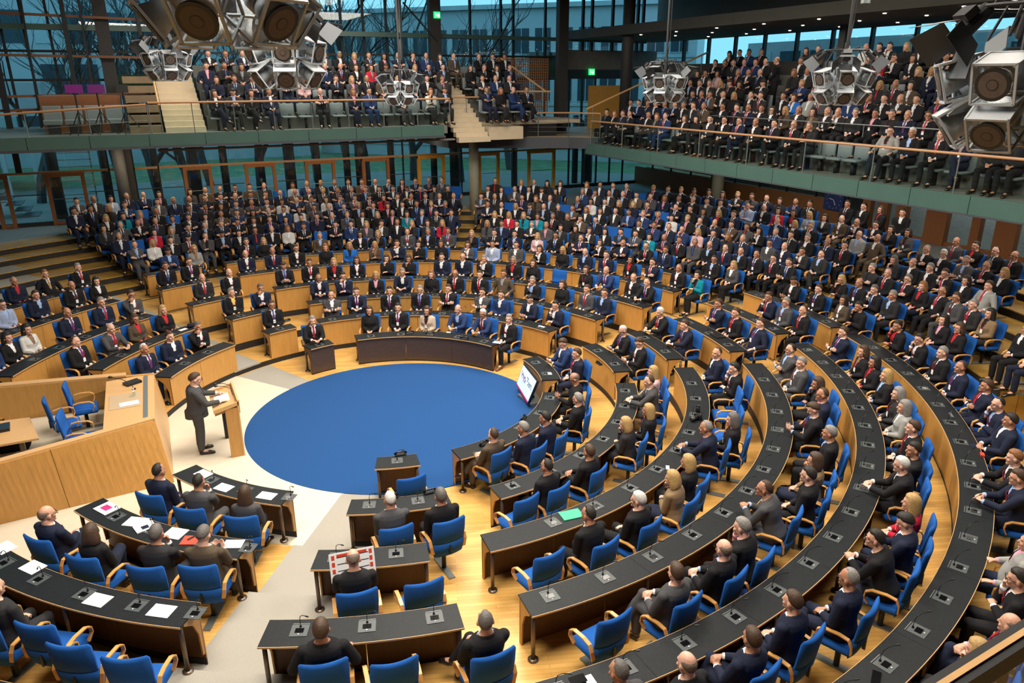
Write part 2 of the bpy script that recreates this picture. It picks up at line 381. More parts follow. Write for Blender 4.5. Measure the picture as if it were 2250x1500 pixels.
    # trousers
    b = MB(); torso(b, .012, -.08, .10)
    for Hp, K, A_, Tt in LG:
        b.ell(Hp, (.112, .112, .105), 10, 6); b.tube([Hp, Hp+(K-Hp)*.5, K, K+(A_-K)*.4, A_+(K-A_)*.05], [.105, .093, .078, .072, .060], 10); b.ell(K, (.077,)*3, 8, 6)
    out['trousers'] = remesh(b.mesh('trousers', M['suit_black']), .016, 2, .6)
    b = MB()
    for Hp, K, A_, Tt in LG:
        d = Tt-A_; s2 = V((0, 0, -.012)); heel = A_+V((0, -.035, -.03)) if A_.z < .2 else A_-(d.normalized()*.03)
        b.tube([heel+s2, A_+d*.25+V((0, 0, -.02)), A_+d*.75+s2*.5, Tt+d*.22+s2*.3, Tt+d*.35], [.038, .050, .048, .040, .015], 10, .85)
        b.tube([A_+(K-A_)*.12, A_-(K-A_).normalized()*.01], [.047, .05], 8)
    out['shoes'] = b.mesh('shoes', M['shoe_black'], True)
    out['_head'] = (Matrix.Translation(hc) @ hrot.to_4x4() @ Matrix.Scale(HS, 4)); out['_female'] = female
    return out
def hair_mesh(kind):
    n, m = 22, 16; vs = []; rng = random.Random(3)
    rx, ry, rz = .074, .093, .100
    for j in range(m+1):
        ph = pi*j/m
        for i in range(n):
            t = 2*pi*i/n; d = Vector((sin(ph)*cos(t), sin(ph)*sin(t), cos(ph)))
            y = d.y; z = d.z
            hl = {'bald': 9}.get(kind, 0)
            line = .52 if y > .45 else (.52+( .45-y)/.45*-.42 if y > 0 else .10+y*.85)   # hairline in unit z
            if kind == 'receding': line = .80 if y > .15 else (.80-(.15-y)/.35*.75 if y > -.2 else .05+(y+.2)*.8)
            if kind in ('long', 'bob', 'curly'): line = .50 if y > .55 else (.50-(.55-y)*2.4 if y > .1 else -.9)
            a = (z-line)/.10
            if kind == 'fringe':
                a = min((z-(.02+y*.85))/.1, (.42-y*.2-z)/.1) if y < .35 else -1
            a = max(0, min(1, a)); th = {'long': .17, 'bob': .19, 'curly': .30, 'short': .10, 'receding': .075, 'fringe': .05}[kind]
            if kind == 'short' and z > .5 and y > .1: th += .05
            r = (.90+(th+.10)*a) + (rng.random()-.5)*(.012 if kind != 'curly' else .08)*a
            p = Vector((d.x*rx*r, d.y*ry*r-.008, d.z*rz*r+.022))
            if kind in ('long', 'bob', 'curly') and z < .1 and y < .35:
                dr = (.1-z)/1.1; L = {'long': .17, 'bob': .075, 'curly': .11}[kind]
                p.z -= dr*L; p.x += (p.x*.25+(.05 if d.x > .25 else -.05 if d.x < -.25 else 0))*dr*.8; p.y -= dr*.03
                if kind == 'curly': p += Vector((rng.random()-.5, rng.random()-.5, rng.random()-.5))*.02
            vs.append(p)
    fs = []
    for j in range(m):
        for i in range(n):
            a = j*n+i; b = j*n+(i+1) % n; fs.append((a, a+n, b+n, b))
    b = MB(); b.add(vs, fs); return b.mesh('hair_'+kind, M['hair_dark'], True)
def glasses_mesh():
    b = MB()
    for s in (-1, 1):
        c = Vector((s*.033, .104, .004)); ring = [c+Vector((cos(t)*.022, -abs(cos(t))*.002, sin(t)*.017)) for t in [2*pi*i/10 for i in range(11)]]
        b.tube(ring, .0028, 4); b.bar((s*.055, .10, .008), (s*.079, -.005, .004), .004, .004)
    b.bar((-.012, .106, .006), (.012, .106, .006), .004, .004)
    return b.mesh('glasses', M['black_plastic'])
M['skin'] = mat('skin', (0.56, 0.30, 0.205), 0.5, var=.12, scale=14); M['eye'] = mat('eye_dark', (0.05, 0.03, 0.025), .3); M['lip'] = mat('lip', (0.33, 0.12, 0.09), .5)
SK = [M['skin'], mat('skin_pale', (0.60, 0.34, 0.25), .5, var=.1, scale=14), mat('skin_tan', (0.40, 0.19, 0.115), .5, var=.1, scale=14)]
def cloth(n, c, v=.25): return mat(n, c, .88, var=v, scale=60, bump=.15, spec=.3)
SUIT = {'k': ('black', (0.007, 0.007, 0.009)), 'n': ('navy', (0.008, 0.012, 0.032)), 'g': ('grey', (0.055, 0.055, 0.06)), 'b': ('blue', (0.012, 0.03, 0.10)), 'o': ('brown', (0.07, 0.05, 0.032)),
        't': ('beige', (0.42, 0.34, 0.26)), 'r': ('red', (0.42, 0.01, 0.03)), 'w': ('white', (0.55, 0.54, 0.52)), 'p': ('pink', (0.55, 0.35, 0.36)), 'T': ('turquoise', (0.0, 0.20, 0.28)), 'G': ('green', (0.02, 0.22, 0.12)),
        'l': ('pale blue', (0.30, 0.36, 0.52)), 'y': ('light grey', (0.26, 0.26, 0.25)), 'e': ('charcoal', (0.018, 0.018, 0.020)), 'B': ('bright blue', (0.01, 0.12, 0.45)), 'L': ('leopard-print', (0.20, 0.13, 0.07)), 'm': ('mustard', (.45, .30, .05))}
SM = {k: cloth('cloth_'+v[0].replace(' ', '_').replace('-', '_'), v[1]) for k, v in SUIT.items()}
M['suit_black'] = SM['k']; M['shirt_white'] = cloth('shirt_white', (0.72, 0.72, 0.74), .04); M['shoe_black'] = mat('shoe_leather', (0.012, 0.010, 0.009), .3)
M['shoe_brown'] = mat('brown_leather', (0.16, 0.06, 0.02), .4); M['red_cord'] = mat('red_cord', (0.35, 0.012, 0.03), .7); M['tie_red'] = mat('red_tie', (0.35, 0.01, 0.03), .6)
SHIRT = {'w': ('white', M['shirt_white']), 'b': ('pale blue', cloth('shirt_blue', (0.30, 0.42, 0.68), .05)), 'k': ('black', cloth('shirt_black', (0.012, 0.012, 0.014))), 'p': ('pink', cloth('shirt_pink', (0.60, 0.30, 0.38), .05)),
         'r': ('red', cloth('shirt_red', (0.45, 0.02, 0.03))), 'y': ('yellow', cloth('shirt_yellow', (.6, .42, .12))), 'g': ('grey', cloth('shirt_grey', (.22, .22, .23))), 'o': ('brown', cloth('shirt_brown', (.22, .13, .09)))}
TIE = {'r': ('red', M['tie_red']), 'b': ('blue', mat('blue_tie', (0.02, 0.05, 0.22), .6)), 'k': ('dark', mat('dark_tie', (0.015, 0.012, 0.02), .6)), 'p': ('purple', mat('purple_tie', (0.13, 0.02, 0.14), .6)), 'o': ('gold', mat('gold_tie', (.35, .18, .05), .6))}
HAIRC = {'d': ('dark', (0.012, 0.009, 0.007)), 'b': ('brown', (0.05, 0.025, 0.012)), 'l': ('blond', (0.38, 0.24, 0.09)), 'g': ('grey', (0.20, 0.19, 0.18)), 'w': ('white', (0.55, 0.54, 0.52)), 'r': ('ginger', (0.22, 0.09, 0.03)), 'x': ('bald', (0.14, 0.10, 0.08)), 'h': ('greying', (0.10, 0.09, 0.085))}
HM = {k: mat('hair_'+v[0], v[1], .65, var=.45, scale=45, bump=.5) for k, v in HAIRC.items()}
M['hair_dark'] = HM['d']
HAIR = {k: hair_mesh(k) for k in ('short', 'receding', 'fringe', 'long', 'bob', 'curly')}
GL = glasses_mesh()
_V = Vector
POSES = {
 'L': dict(), 'l': dict(head_yaw=.35, lean=-.06),
 'D': dict(lean=.16, handL=(_V((-.10, .50, .80)), _V((.75, .6, 0)), _V((0, .2, -1)), .5), handR=(_V((.10, .47, .80)), _V((-.75, .6, 0)), _V((0, .2, -1)), .6), head_pitch=.1),
 'F': dict(lean=.34, handL=(_V((-.04, .46, .84)), _V((.7, .6, .2)), _V((.4, 0, -1)), .8), handR=(_V((.05, .44, .85)), _V((-.7, .6, .2)), _V((-.4, 0, -1)), .8), head_pitch=-.05, head_yaw=.3),
 'X': dict(lean=-.10, handL=(_V((.11, .215, .83)), _V((1, .0, .25)), _V((0, -1, 0)), .4), handR=(_V((-.11, .245, .86)), _V((-1, 0, .2)), _V((0, -1, 0)), .4), head_yaw=-.15),
 'C': dict(lean=.12, handR=(_V((.07, .205, 1.045)), _V((-.2, .1, 1)), _V((-.3, -1, 0)), 1.0), handL=(_V((.0, .27, .80)), _V((1, .3, 0)), _V((0, -.3, -1)), .5), head_yaw=.15, head_pitch=.08),
 'K': dict(lean=-.12, legs='cross', handL=(_V((-.10, .27, .70)), _V((.8, .5, -.1)), _V((0, 0, -1)), .5), handR=(_V((.02, .30, .74)), _V((-.8, .4, -.1)), _V((0, 0, -1)), .6), head_yaw=-.25),
 'O': dict(lean=-.14, legs='out', handL=(_V((-.27, .22, .70)), _V((0, 1, -.1)), _V((0, -.1, -1)), .3), handR=(_V((.26, .22, .70)), _V((0, 1, -.1)), _V((0, -.1, -1)), .3), fat=.03),
 'P': dict(lean=.02, handL=(_V((-.08, .36, .80)), _V((.3, .8, .45)), _V((.6, .0, .6)), .5), handR=(_V((.08, .36, .80)), _V((-.3, .8, .45)), _V((-.6, 0, .6)), .5), head_pitch=.5),
 'wL': dict(female=True), 'wC': dict(female=True, lean=.12, handR=(_V((.06, .205, .98)), _V((-.2, .1, 1)), _V((-.3, -1, 0)), 1.0), handL=(_V((.0, .26, .78)), _V((1, .3, 0)), _V((0, -.3, -1)), .5), head_pitch=.08),
 'wK': dict(female=True, legs='cross', lean=-.08, head_yaw=.3),
 'S': dict(stand=True, lean=.05, handL=(_V((-.22, .42, 1.14)), _V((.2, 1, -.1)), _V((0, 0, -1)), .4), handR=(_V((.22, .42, 1.14)), _V((-.2, 1, -.1)), _V((0, 0, -1)), .4), head_pitch=.2, fat=.035),
 'N': dict(stand=True, handL=(_V((-.06, .22, .95)), _V((.7, .3, -.6)), _V((0, -1, 0)), .5), handR=(_V((.06, .24, .96)), _V((-.7, .3, -.6)), _V((0, -1, 0)), .5)),
}
BUILT = {}
def pose(k):
    if k not in BUILT: BUILT[k] = build_pose(k, **POSES[k])
    return BUILT[k]
VAR = {}
def setmat(o, m):
    if o.data.materials[0] == m: return
    k = (o.data.name, m.name)
    if k not in VAR:
        c = o.data.copy(); c.materials[0] = m; VAR[k] = c
    o.data = VAR[k]
NP = [0]
def person(loc, rz, g='m', suit='k', shirt='w', tie='n', hair='d', pz='L', label='', group=None, style=None, glasses=None, lan=None, scale=1.0):
    rnd = random.Random(NP[0]*7+1); NP[0] += 1
    key = pz
    if g == 'w': key = {'L': 'wL', 'l': 'wL', 'D': 'wL', 'X': 'wL', 'C': 'wC', 'K': 'wK', 'F': 'wC', 'O': 'wK', 'P': 'wL'}.get(pz, pz)
    p = pose(key)
    o = link('person', p['person'], None); o.location = loc; o.rotation_euler = (0, 0, rz); o.scale = (scale*1.06,)*3
    tag(o, label, 'person', group); setmat(o, rnd.choice(SK))
    def part(nm, me, m=None, par=o):
        c = bpy.data.objects.new(nm, me); COL.objects.link(c); c.parent = par
        if m: setmat(c, m)
        return c
    s = SM[suit]
    part('jacket', p['jacket'], s)
    part('trousers', p['trousers'], s if suit in 'kngboe' and g == 'm' else SM[rnd.choice('kne')])
    part('shirt', p['shirt'], SHIRT[shirt][1]); part('shoes', p['shoes'], M['shoe_brown'] if rnd.random() < .15 else None)
    if tie != 'n': part('tie', p['tie'], TIE[tie][1])
    if lan if lan is not None else rnd.random() < .5:
        l = part('lanyard', p['lanyard']); part('badge', p['badge'], None, l)
    st = style or ('fringe' if hair == 'x' else (rnd.choice(['bob', 'long', 'bob']) if g == 'w' else rnd.choice(['short', 'short', 'short', 'receding'])))
    h = part('hair', HAIR[st], HM[hair]); h.matrix_local = p['_head']
    if glasses if glasses is not None else rnd.random() < (.35 if g == 'm' else .2):
        q = part('glasses', GL); q.matrix_local = p['_head']
    return o
# ------------------------------------------------------------------ floors and tiers
def structure(name, mb, m, label=None, parent=None, smooth=False):
    o = mb.build(name, m, parent, smooth)
    if parent is None: o['kind'] = 'structure'
    if label: o['label'] = label
    return o
R_ = radians
b = MB(); b.arc(CEN[0][0], CEN[0][1], 0.0, 34, 0, 2*pi, -.3, -.004, step=2.0); structure('floor', b, M['parquet'], 'honey oak parquet floor around the blue carpet')
b = MB(); b.arc(0, 0, 0, RB, 0, 2*pi, -.003, .012, step=.15); tag(structure('carpet', b, M['blue_carpet']), 'round royal blue carpet in the middle of the hall', 'carpet', kind='thing')
b = MB(); b.arc(0, 0, RB-.02, 13.5, R_(125.5), R_(234), -.003, .006, step=.3); structure('floor_pale', b, M['pale_floor'], 'pale stone floor around the lectern')
c1 = CEN[0]
def pl(th, off=0): return R_(th)
CARPET_A = [(115.5, 124.5), (-125.5, -112.5)]
for a0, a1 in CARPET_A:
    b = MB(); b.arc(0, 0, RB+.01, R_IN[1]+.05, R_(a0-1), R_(a1+1), -.003, .008, step=.3); structure('floor_carpet', b, M['beige_carpet'], 'grey beige carpet strip at the foot of the aisle')
TIER_A = (R_(-153.5), R_(160))
for k in range(2, 7):
    r0 = R_IN[k-1]+.04; cx, cy = CEN[k-1]; r1 = (R_IN[k]+.25) if k < 6 else 13.4
    b = MB()
    b.arc(cx, cy, r0, r1, TIER_A[0], TIER_A[1], -.05+.001*k, H_K[k-1], step=.3)
    structure('floor_tier', b, M['parquet'], 'parquet tier carrying desk row %d' % k)
    b = MB(); b.arc(cx, cy, r0-.012, r0, TIER_A[0], TIER_A[1], H_K[k-2], H_K[k-1]-.012, step=.3); structure('trim_riser', b, M['plinth'])
    for a0, a1 in CARPET_A:
        b = MB(); b.arc(cx, cy, r0-.014, (R_IN[k]+.04) if k < 6 else 13.1, R_(a0), R_(a1), H_K[k-1]-.03, H_K[k-1]+.008, step=.3)
        structure('floor_carpet', b, M['beige_carpet'], 'grey beige carpet strip of the aisle step')
b = MB(); b.arc(CEN[5][0], CEN[5][1], 12.75, 13.13, R_(-14), R_(11), H_K[5]-.01, H_K[5]+.008); structure('floor_carpet', b, M['beige_carpet'])
b = MB(); b.arc(CEN[5][0], CEN[5][1], 12.75, 13.13, R_(93), R_(100), H_K[5]-.01, H_K[5]+.008); structure('floor_carpet', b, M['beige_carpet'])
# raised rows beyond the desks
ROW_A = (R_(-30), R_(158))
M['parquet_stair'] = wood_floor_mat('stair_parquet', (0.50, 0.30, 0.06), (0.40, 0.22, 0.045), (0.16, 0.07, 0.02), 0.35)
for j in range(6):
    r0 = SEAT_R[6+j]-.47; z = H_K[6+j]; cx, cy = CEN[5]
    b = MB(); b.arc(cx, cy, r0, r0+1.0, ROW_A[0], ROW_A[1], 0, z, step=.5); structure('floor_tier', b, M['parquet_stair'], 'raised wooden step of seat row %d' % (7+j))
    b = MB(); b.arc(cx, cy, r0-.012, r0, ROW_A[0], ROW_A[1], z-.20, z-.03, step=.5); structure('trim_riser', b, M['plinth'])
    b = MB(); b.arc(cx, cy, r0, r0+.95, R_(121), R_(128), z-.01, z+.008); structure('floor_carpet', b, M['beige_carpet'], 'grey carpet strip on the wide wooden step')
ZP = 1.9
b = MB(); b.arc(CEN[5][0], CEN[5][1], 18.82, 33, R_(-60), R_(162), 1.2, ZP, step=1.0); structure('floor_platform', b, mat('stone_paving', (0.20, 0.22, 0.20), .55, var=.25, scale=3), 'grey stone platform behind the last seat row')

# ------------------------------------------------------------------ consoles, desks
def place(mb, m, parent=None): pass
b = MB(); b.box(-.105, -.10, 0, .105, .10, .006); CON = b.mesh('console', M['console'])
b = MB(); b.box(-.052, -.042, .006, .052, .035, .010); SCR = b.mesh('screen', M['screen_black'])
b = MB(); b.cyl((0, -.065, .006), (0, -.065, .011), .009, 8); BUT = b.mesh('button', M['white_button'])
b = MB(); b.box(-.10, .115, 0, .10, .123, .003); STRIP = b.mesh('strip', M['steel'])
b = MB(); b.tube([(0, .065, .005), (.002, .065, .03)], [.016, .011], 8); b.tube([(0, .065, .02), (.0, .063, .10), (.01, .045, .17), (.05, .01, .215), (.10, -.03, .235)], .0045, 5); b.tube([(.10, -.03, .235), (.135, -.055, .243)], .009, 6); MIC = b.mesh('microphone', M['black_plastic'])
ANCH = {('G', 2): [(463, 1055), (547, 1070), (632, 1095)], ('G', 3): [(268, 1128), (343, 1153), (440, 1180), (542, 1207)], ('G', 4): [(27, 1227), (97, 1265), (188, 1302), (297, 1333), (420, 1358)],
 ('A', 4): [(662, 1373), (807, 1368), (955, 1357)], ('A', 3): [(740, 1217), (870, 1213)], ('A', 2): [(812, 1105), (918, 1098)], ('B', 6): [(2137, 1122)], ('B', 5): [(1828, 1178)], ('B', 4): [(1588, 1125)], ('B', 3): [(1215, 1147)], ('B', 2): [(1117, 1059)], ('B', 1): [(1145, 940)],
 ('F', 2): [(465, 775)], ('F', 3): [(336, 758)], ('F', 4): [(158, 765)]}
BLOCKN = {'A': 'short-desk block', 'B': 'big block', 'C': 'corner block', 'D': 'far block', 'E': 'slim block', 'F': 'rostrum block', 'G': 'papers block'}
# block: list of (ring, a0, a1, dr)
DESKS = {
 'B': [(1, -88.5, -32, 0), (2, -88.5, -26, -.10), (3, -95.5, -21.5, 0), (4, -95.0, -23.0, 0), (5, -98.6, -18.3, 0), (6, -100, -17.5, 0)],
 'C': [(1, -20.5, 3.5, 0), (2, -18.5, 2.5, 0), (3, -16.8, 1.5, 0), (4, -17.5, 1.5, 0), (5, -14, 3.2, 0), (6, -14.5, 3.3, 0)],
 'D': [(1, 24.0, 87.5, 0), (2, 18.0, 95, 0), (3, 13.0, 93.5, 0), (4, 10.2, 97, 0), (5, 11.0, 100, 0), (6, 11.0, 99.5, 0)],
 'E': [(1, 98.0, 109.0, 0), (2, 102.5, 111.5, 0), (3, 101.5, 113.8, 0), (4, 104.5, 115, 0), (5, 105.5, 114.3, 0), (6, 103.5, 112.3, 0.1)],
 'F': [(2, 123.2, 149.3, 0), (3, 122.7, 149.8, .15), (4, 123, 155.6, 0), (5, 122, 157, -.1), (6, 121, 157, 0)],
 'G': [(2, -154.1, -127.3, -.45), (3, -152.7, -125.2, -.21), (4, -160, -123.7, -.33), (5, -160, -124.5, -.3)],
 'A': [(1, -111.8, -99.5, -.08), (2, -114.9, -96.8, -.27), (3, -116, -102.5, -.05), (4, -116.6, -100.5, -.08)],
}
def desk(block, k, a0, a1, dr):
    cx, cy = CEN[k-1]; r = R_IN[k-1]+dr; H = H_K[k-1]; H0 = H_K[k-2] if k > 1 else 0; am = R_((a0+a1)/2); A0, A1 = R_(a0), R_(a1)
    dark = (k == 1 and block in 'DEA')
    kind = 'dark-fronted' if dark else 'oak-fronted'
    D = empty('curved_desk', (cx+(r+.2)*cos(am), cy+(r+.2)*sin(am), H), 'curved black-topped %s desk, %s desk row from the carpet, %s' % (kind, ORD[k-1], BLOCKN[block]), 'desk', 'curved black-topped desks in concentric rows')
    t = .714
    # worktop plates with narrow joints
    n = max(1, round((A1-A0)*(r+.2)/1.68))
    for i in range(n):
        g = .002/r; s0 = A0+(A1-A0)*i/n+g; s1 = A0+(A1-A0)*(i+1)/n-g
        b = MB(); b.arc(cx, cy, r, r+W_D, s0, s1, H+t, H+t+.027, step=.12); b.build('worktop', M['desk_black'], D)
    b = MB(); b.arc(cx, cy, r-.007, r, A0, A1, H+t+.002, H+t+.024, step=.12); b.arc(cx, cy, r+W_D, r+W_D+.008, A0, A1, H+t+.001, H+t+.025, step=.12); b.build('edge_trim', M['oak_light'], D)
    n = max(1, round((A1-A0)*r/1.3)); base = min(H0, H-.06)
    for i in range(n):
        g = .005/r; s0 = A0+(A1-A0)*i/n+g; s1 = A0+(A1-A0)*(i+1)/n-g
        b = MB(); b.mi = 0; b.arc(cx, cy, r+.035, r+.05, s0, s1, base+.09, H+t-.004, step=.12); b.mi = 1; b.arc(cx, cy, r+.05, r+.062, s0, s1, base+.09, H+t-.004, step=.12)
        b.build('front_panel', [M['dark_wood'] if dark else M['oak'], M['inner_wood']], D)
    b = MB(); b.arc(cx, cy, r+.05, r+.07, A0, A1, base, base+.10, step=.2); b.build('plinth', M['plinth'], D)
    for a, sg in ((A0, 1), (A1, -1)):
        c_, s_ = cos(a+sg*.03/r), sin(a+sg*.03/r); pts = []
        prof = [(r+.05, H), (r+.10, H), (r+.12, H+.35), (r+.20, H+.55), (r+.38, H+t-.03), (r+.38, H+t), (r+.05, H+t)]
        vs = []
        for d in (0, sg*.022/r):
            for q, z in prof: vs.append((cx+q*cos(a+d+sg*.006/r), cy+q*sin(a+d+sg*.006/r), z))
        m_ = len(prof); b = MB(); b.add(vs, [tuple(range(m_)), tuple(range(2*m_-1, m_-1, -1))]+[(i, (i+1) % m_, m_+(i+1) % m_, m_+i) for i in range(m_)]); b.build('end_panel', M['inner_wood'] if dark else M['oak'], D)
    n = max(1, round((A1-A0)*r/1.68))
    for i in range(n+1):
        a = A0+(A1-A0)*i/n; a += (.05/r if i == 0 else -.05/r if i == n else 0); q = r+W_D-.07; x, y = cx+q*cos(a), cy+q*sin(a)
        b = MB(); b.cyl((x, y, H+.02), (x, y, H+t), .028, 12); b.cyl((x, y, H), (x, y, H+.022), .07, 14); b.build('leg', M['bronze'], D, True)
    sp = .84; n = max(1, round((A1-A0)*(r+.2)/sp-.15))
    al = [A0+(A1-A0)*(i+.5)/n for i in range(n)]
    if (block, k) in ANCH:
        an = [atan2(p.y-cy, p.x-cx) for p in [at_z(x_, y_, H+t+.03) for x_, y_ in ANCH[(block, k)]]]
        if len(an) > 1: al = an
        else:
            st = sp/(r+.2); m0 = math.ceil((A0+.3/r-an[0])/st); al = []
            while an[0]+m0*st < A1-.25/r: al.append(an[0]+m0*st); m0 += 1
    for a in al:
        q = r+.20; x, y = cx+q*cos(a), cy+q*sin(a)
        c = link('console', CON, D, local=True); c.location = Vector((x, y, H+t+.027))-D.location; c.rotation_euler = (0, 0, a+pi/2)
        s = link('screen', SCR, c, local=True); bt = link('button', BUT, c, local=True); mc = link('microphone', MIC, c, local=True); link('strip', STRIP, c, local=True)
    return D
for bl, l in DESKS.items():
    for d in l: desk(bl, *d)

# ------------------------------------------------------------------ chairs
def rbox(mb, x0, y0, z0, x1, y1, z1, r=.02):
    x = [x0, x0+r, x1-r, x1]; vs = []
    # chamfered block
    def ringz(z, i): return [(x0+i, y0+r, z), (x0+r, y0+i, z), (x1-r, y0+i, z), (x1-i, y0+r, z), (x1-i, y1-r, z), (x1-r, y1-i, z), (x0+r, y1-i, z), (x0+i, y1-r, z)]
    vs = ringz(z0, r*.7)+ringz(z0+r, 0)+ringz(z1-r, 0)+ringz(z1, r*.7)
    fs = [tuple(range(7, -1, -1)), tuple(range(24, 32))]
    for j in range(3):
        for i in range(8): fs.append((j*8+i, j*8+(i+1) % 8, j*8+8+(i+1) % 8, j*8+8+i))
    mb.add(vs, fs)
def back_mesh():
    b = MB(); n = 8; rows = [(.37, -.20), (.50, -.225), (.62, -.24), (.63, -.226), (.64, -.242), (.80, -.262), (.965, -.285), (1.0, -.292)]
    vs = []
    for side in (0, 1):
        for j, (z, y) in enumerate(rows):
            for i in range(n+1):
                t = i/n*2-1; wdt = .245+(.01 if j > 4 else 0)-(.02 if j in (0, 7) else 0)
                th = .035*(1-abs(t)**4*.6)*(1 if 0 < j < 7 else .35); yy = y+.035*t*t*1.0
                zz = z+(.022*t*t if j >= 6 else 0)
                vs.append((t*wdt, yy+(th if side == 0 else -th), zz))
    fs = []; K = n+1; N = len(rows)*K
    for j in range(len(rows)-1):
        for i in range(n):
            a = j*K+i; fs.append((a+1, a, a+K, a+K+1)); fs.append((N+a, N+a+1, N+a+K+1, N+a+K))
        fs.append((j*K, N+j*K, N+j*K+K, j*K+K)); a = j*K+n; fs.append((a, a+K, N+a+K, N+a))
    for i in range(n):
        fs.append((i, i+1, N+i+1, N+i)); a = (len(rows)-1)*K+i; fs.append((a+1, a, N+a, N+a+1))
    b.add(vs, fs); return b.mesh('backrest', M['blue_fabric'], True)
def arm_mesh(s):
    b = MB(); x = s*.275; pts = [(s*.25, -.20, .45), (x, -.20, .58), (x, -.16, .655), (x, -.05, .675), (x, .12, .665), (x, .19, .62), (x, .20, .54), (s*.25, .15, .44)]
    w_, th = .048, .016; vs = []; P = [Vector(p) for p in pts]
    for i, p in enumerate(P):
        d = (P[min(i+1, 7)]-P[max(i-1, 0)]).normalized(); nn = Vector((0, -d.z, d.y)).normalized()
        for sx, sn in ((-1, -1), (1, -1), (1, 1), (-1, 1)): vs.append(p+Vector((sx*w_/2, 0, 0))+nn*sn*th/2)
    fs = [(0, 1, 2, 3), (31, 30, 29, 28)]
    for i in range(7):
        a = 4*i; fs += [(a, a+4, a+5, a+1), (a+1, a+5, a+6, a+2), (a+2, a+6, a+7, a+3), (a+3, a+7, a+4, a)]
    b.add(vs, fs); return b.mesh('armrest', M['beech'])
b = MB(); rbox(b, -.245, -.20, .385, .245, .25, .475, .035); SEATM = b.mesh('seat', M['blue_fabric'], True)
BACKM = back_mesh(); ARML, ARMR = arm_mesh(-1), arm_mesh(1)
b = MB(); b.cyl((0, 0, .02), (0, 0, .39), .035, 12); PEDM = b.mesh('pedestal', M['black_metal'], True)
b = MB(); b.box(-.05, -.30, 0, .05, .28, .02); BASEM = b.mesh('base_plate', M['steel'])
b = MB(); b.box(-.014, -.278, .42, .014, -.24, .58); b.box(-.05, -.20, .37, .05, .12, .39); SLOTM = b.mesh('back_bracket', M['black_plastic'])
NSEAT = [0]
def chair(loc, rz, label, group='blue upholstered armchairs of the desk rows'):
    e = empty('armchair', loc, label, 'chair', group, rz); e.scale = (1.04,)*3
    for nm, me in (('seat', SEATM), ('backrest', BACKM), ('armrest', ARML), ('armrest', ARMR), ('pedestal', PEDM), ('base_plate', BASEM), ('back_bracket', SLOTM)):
        link(nm, me, e, local=True)
    return e
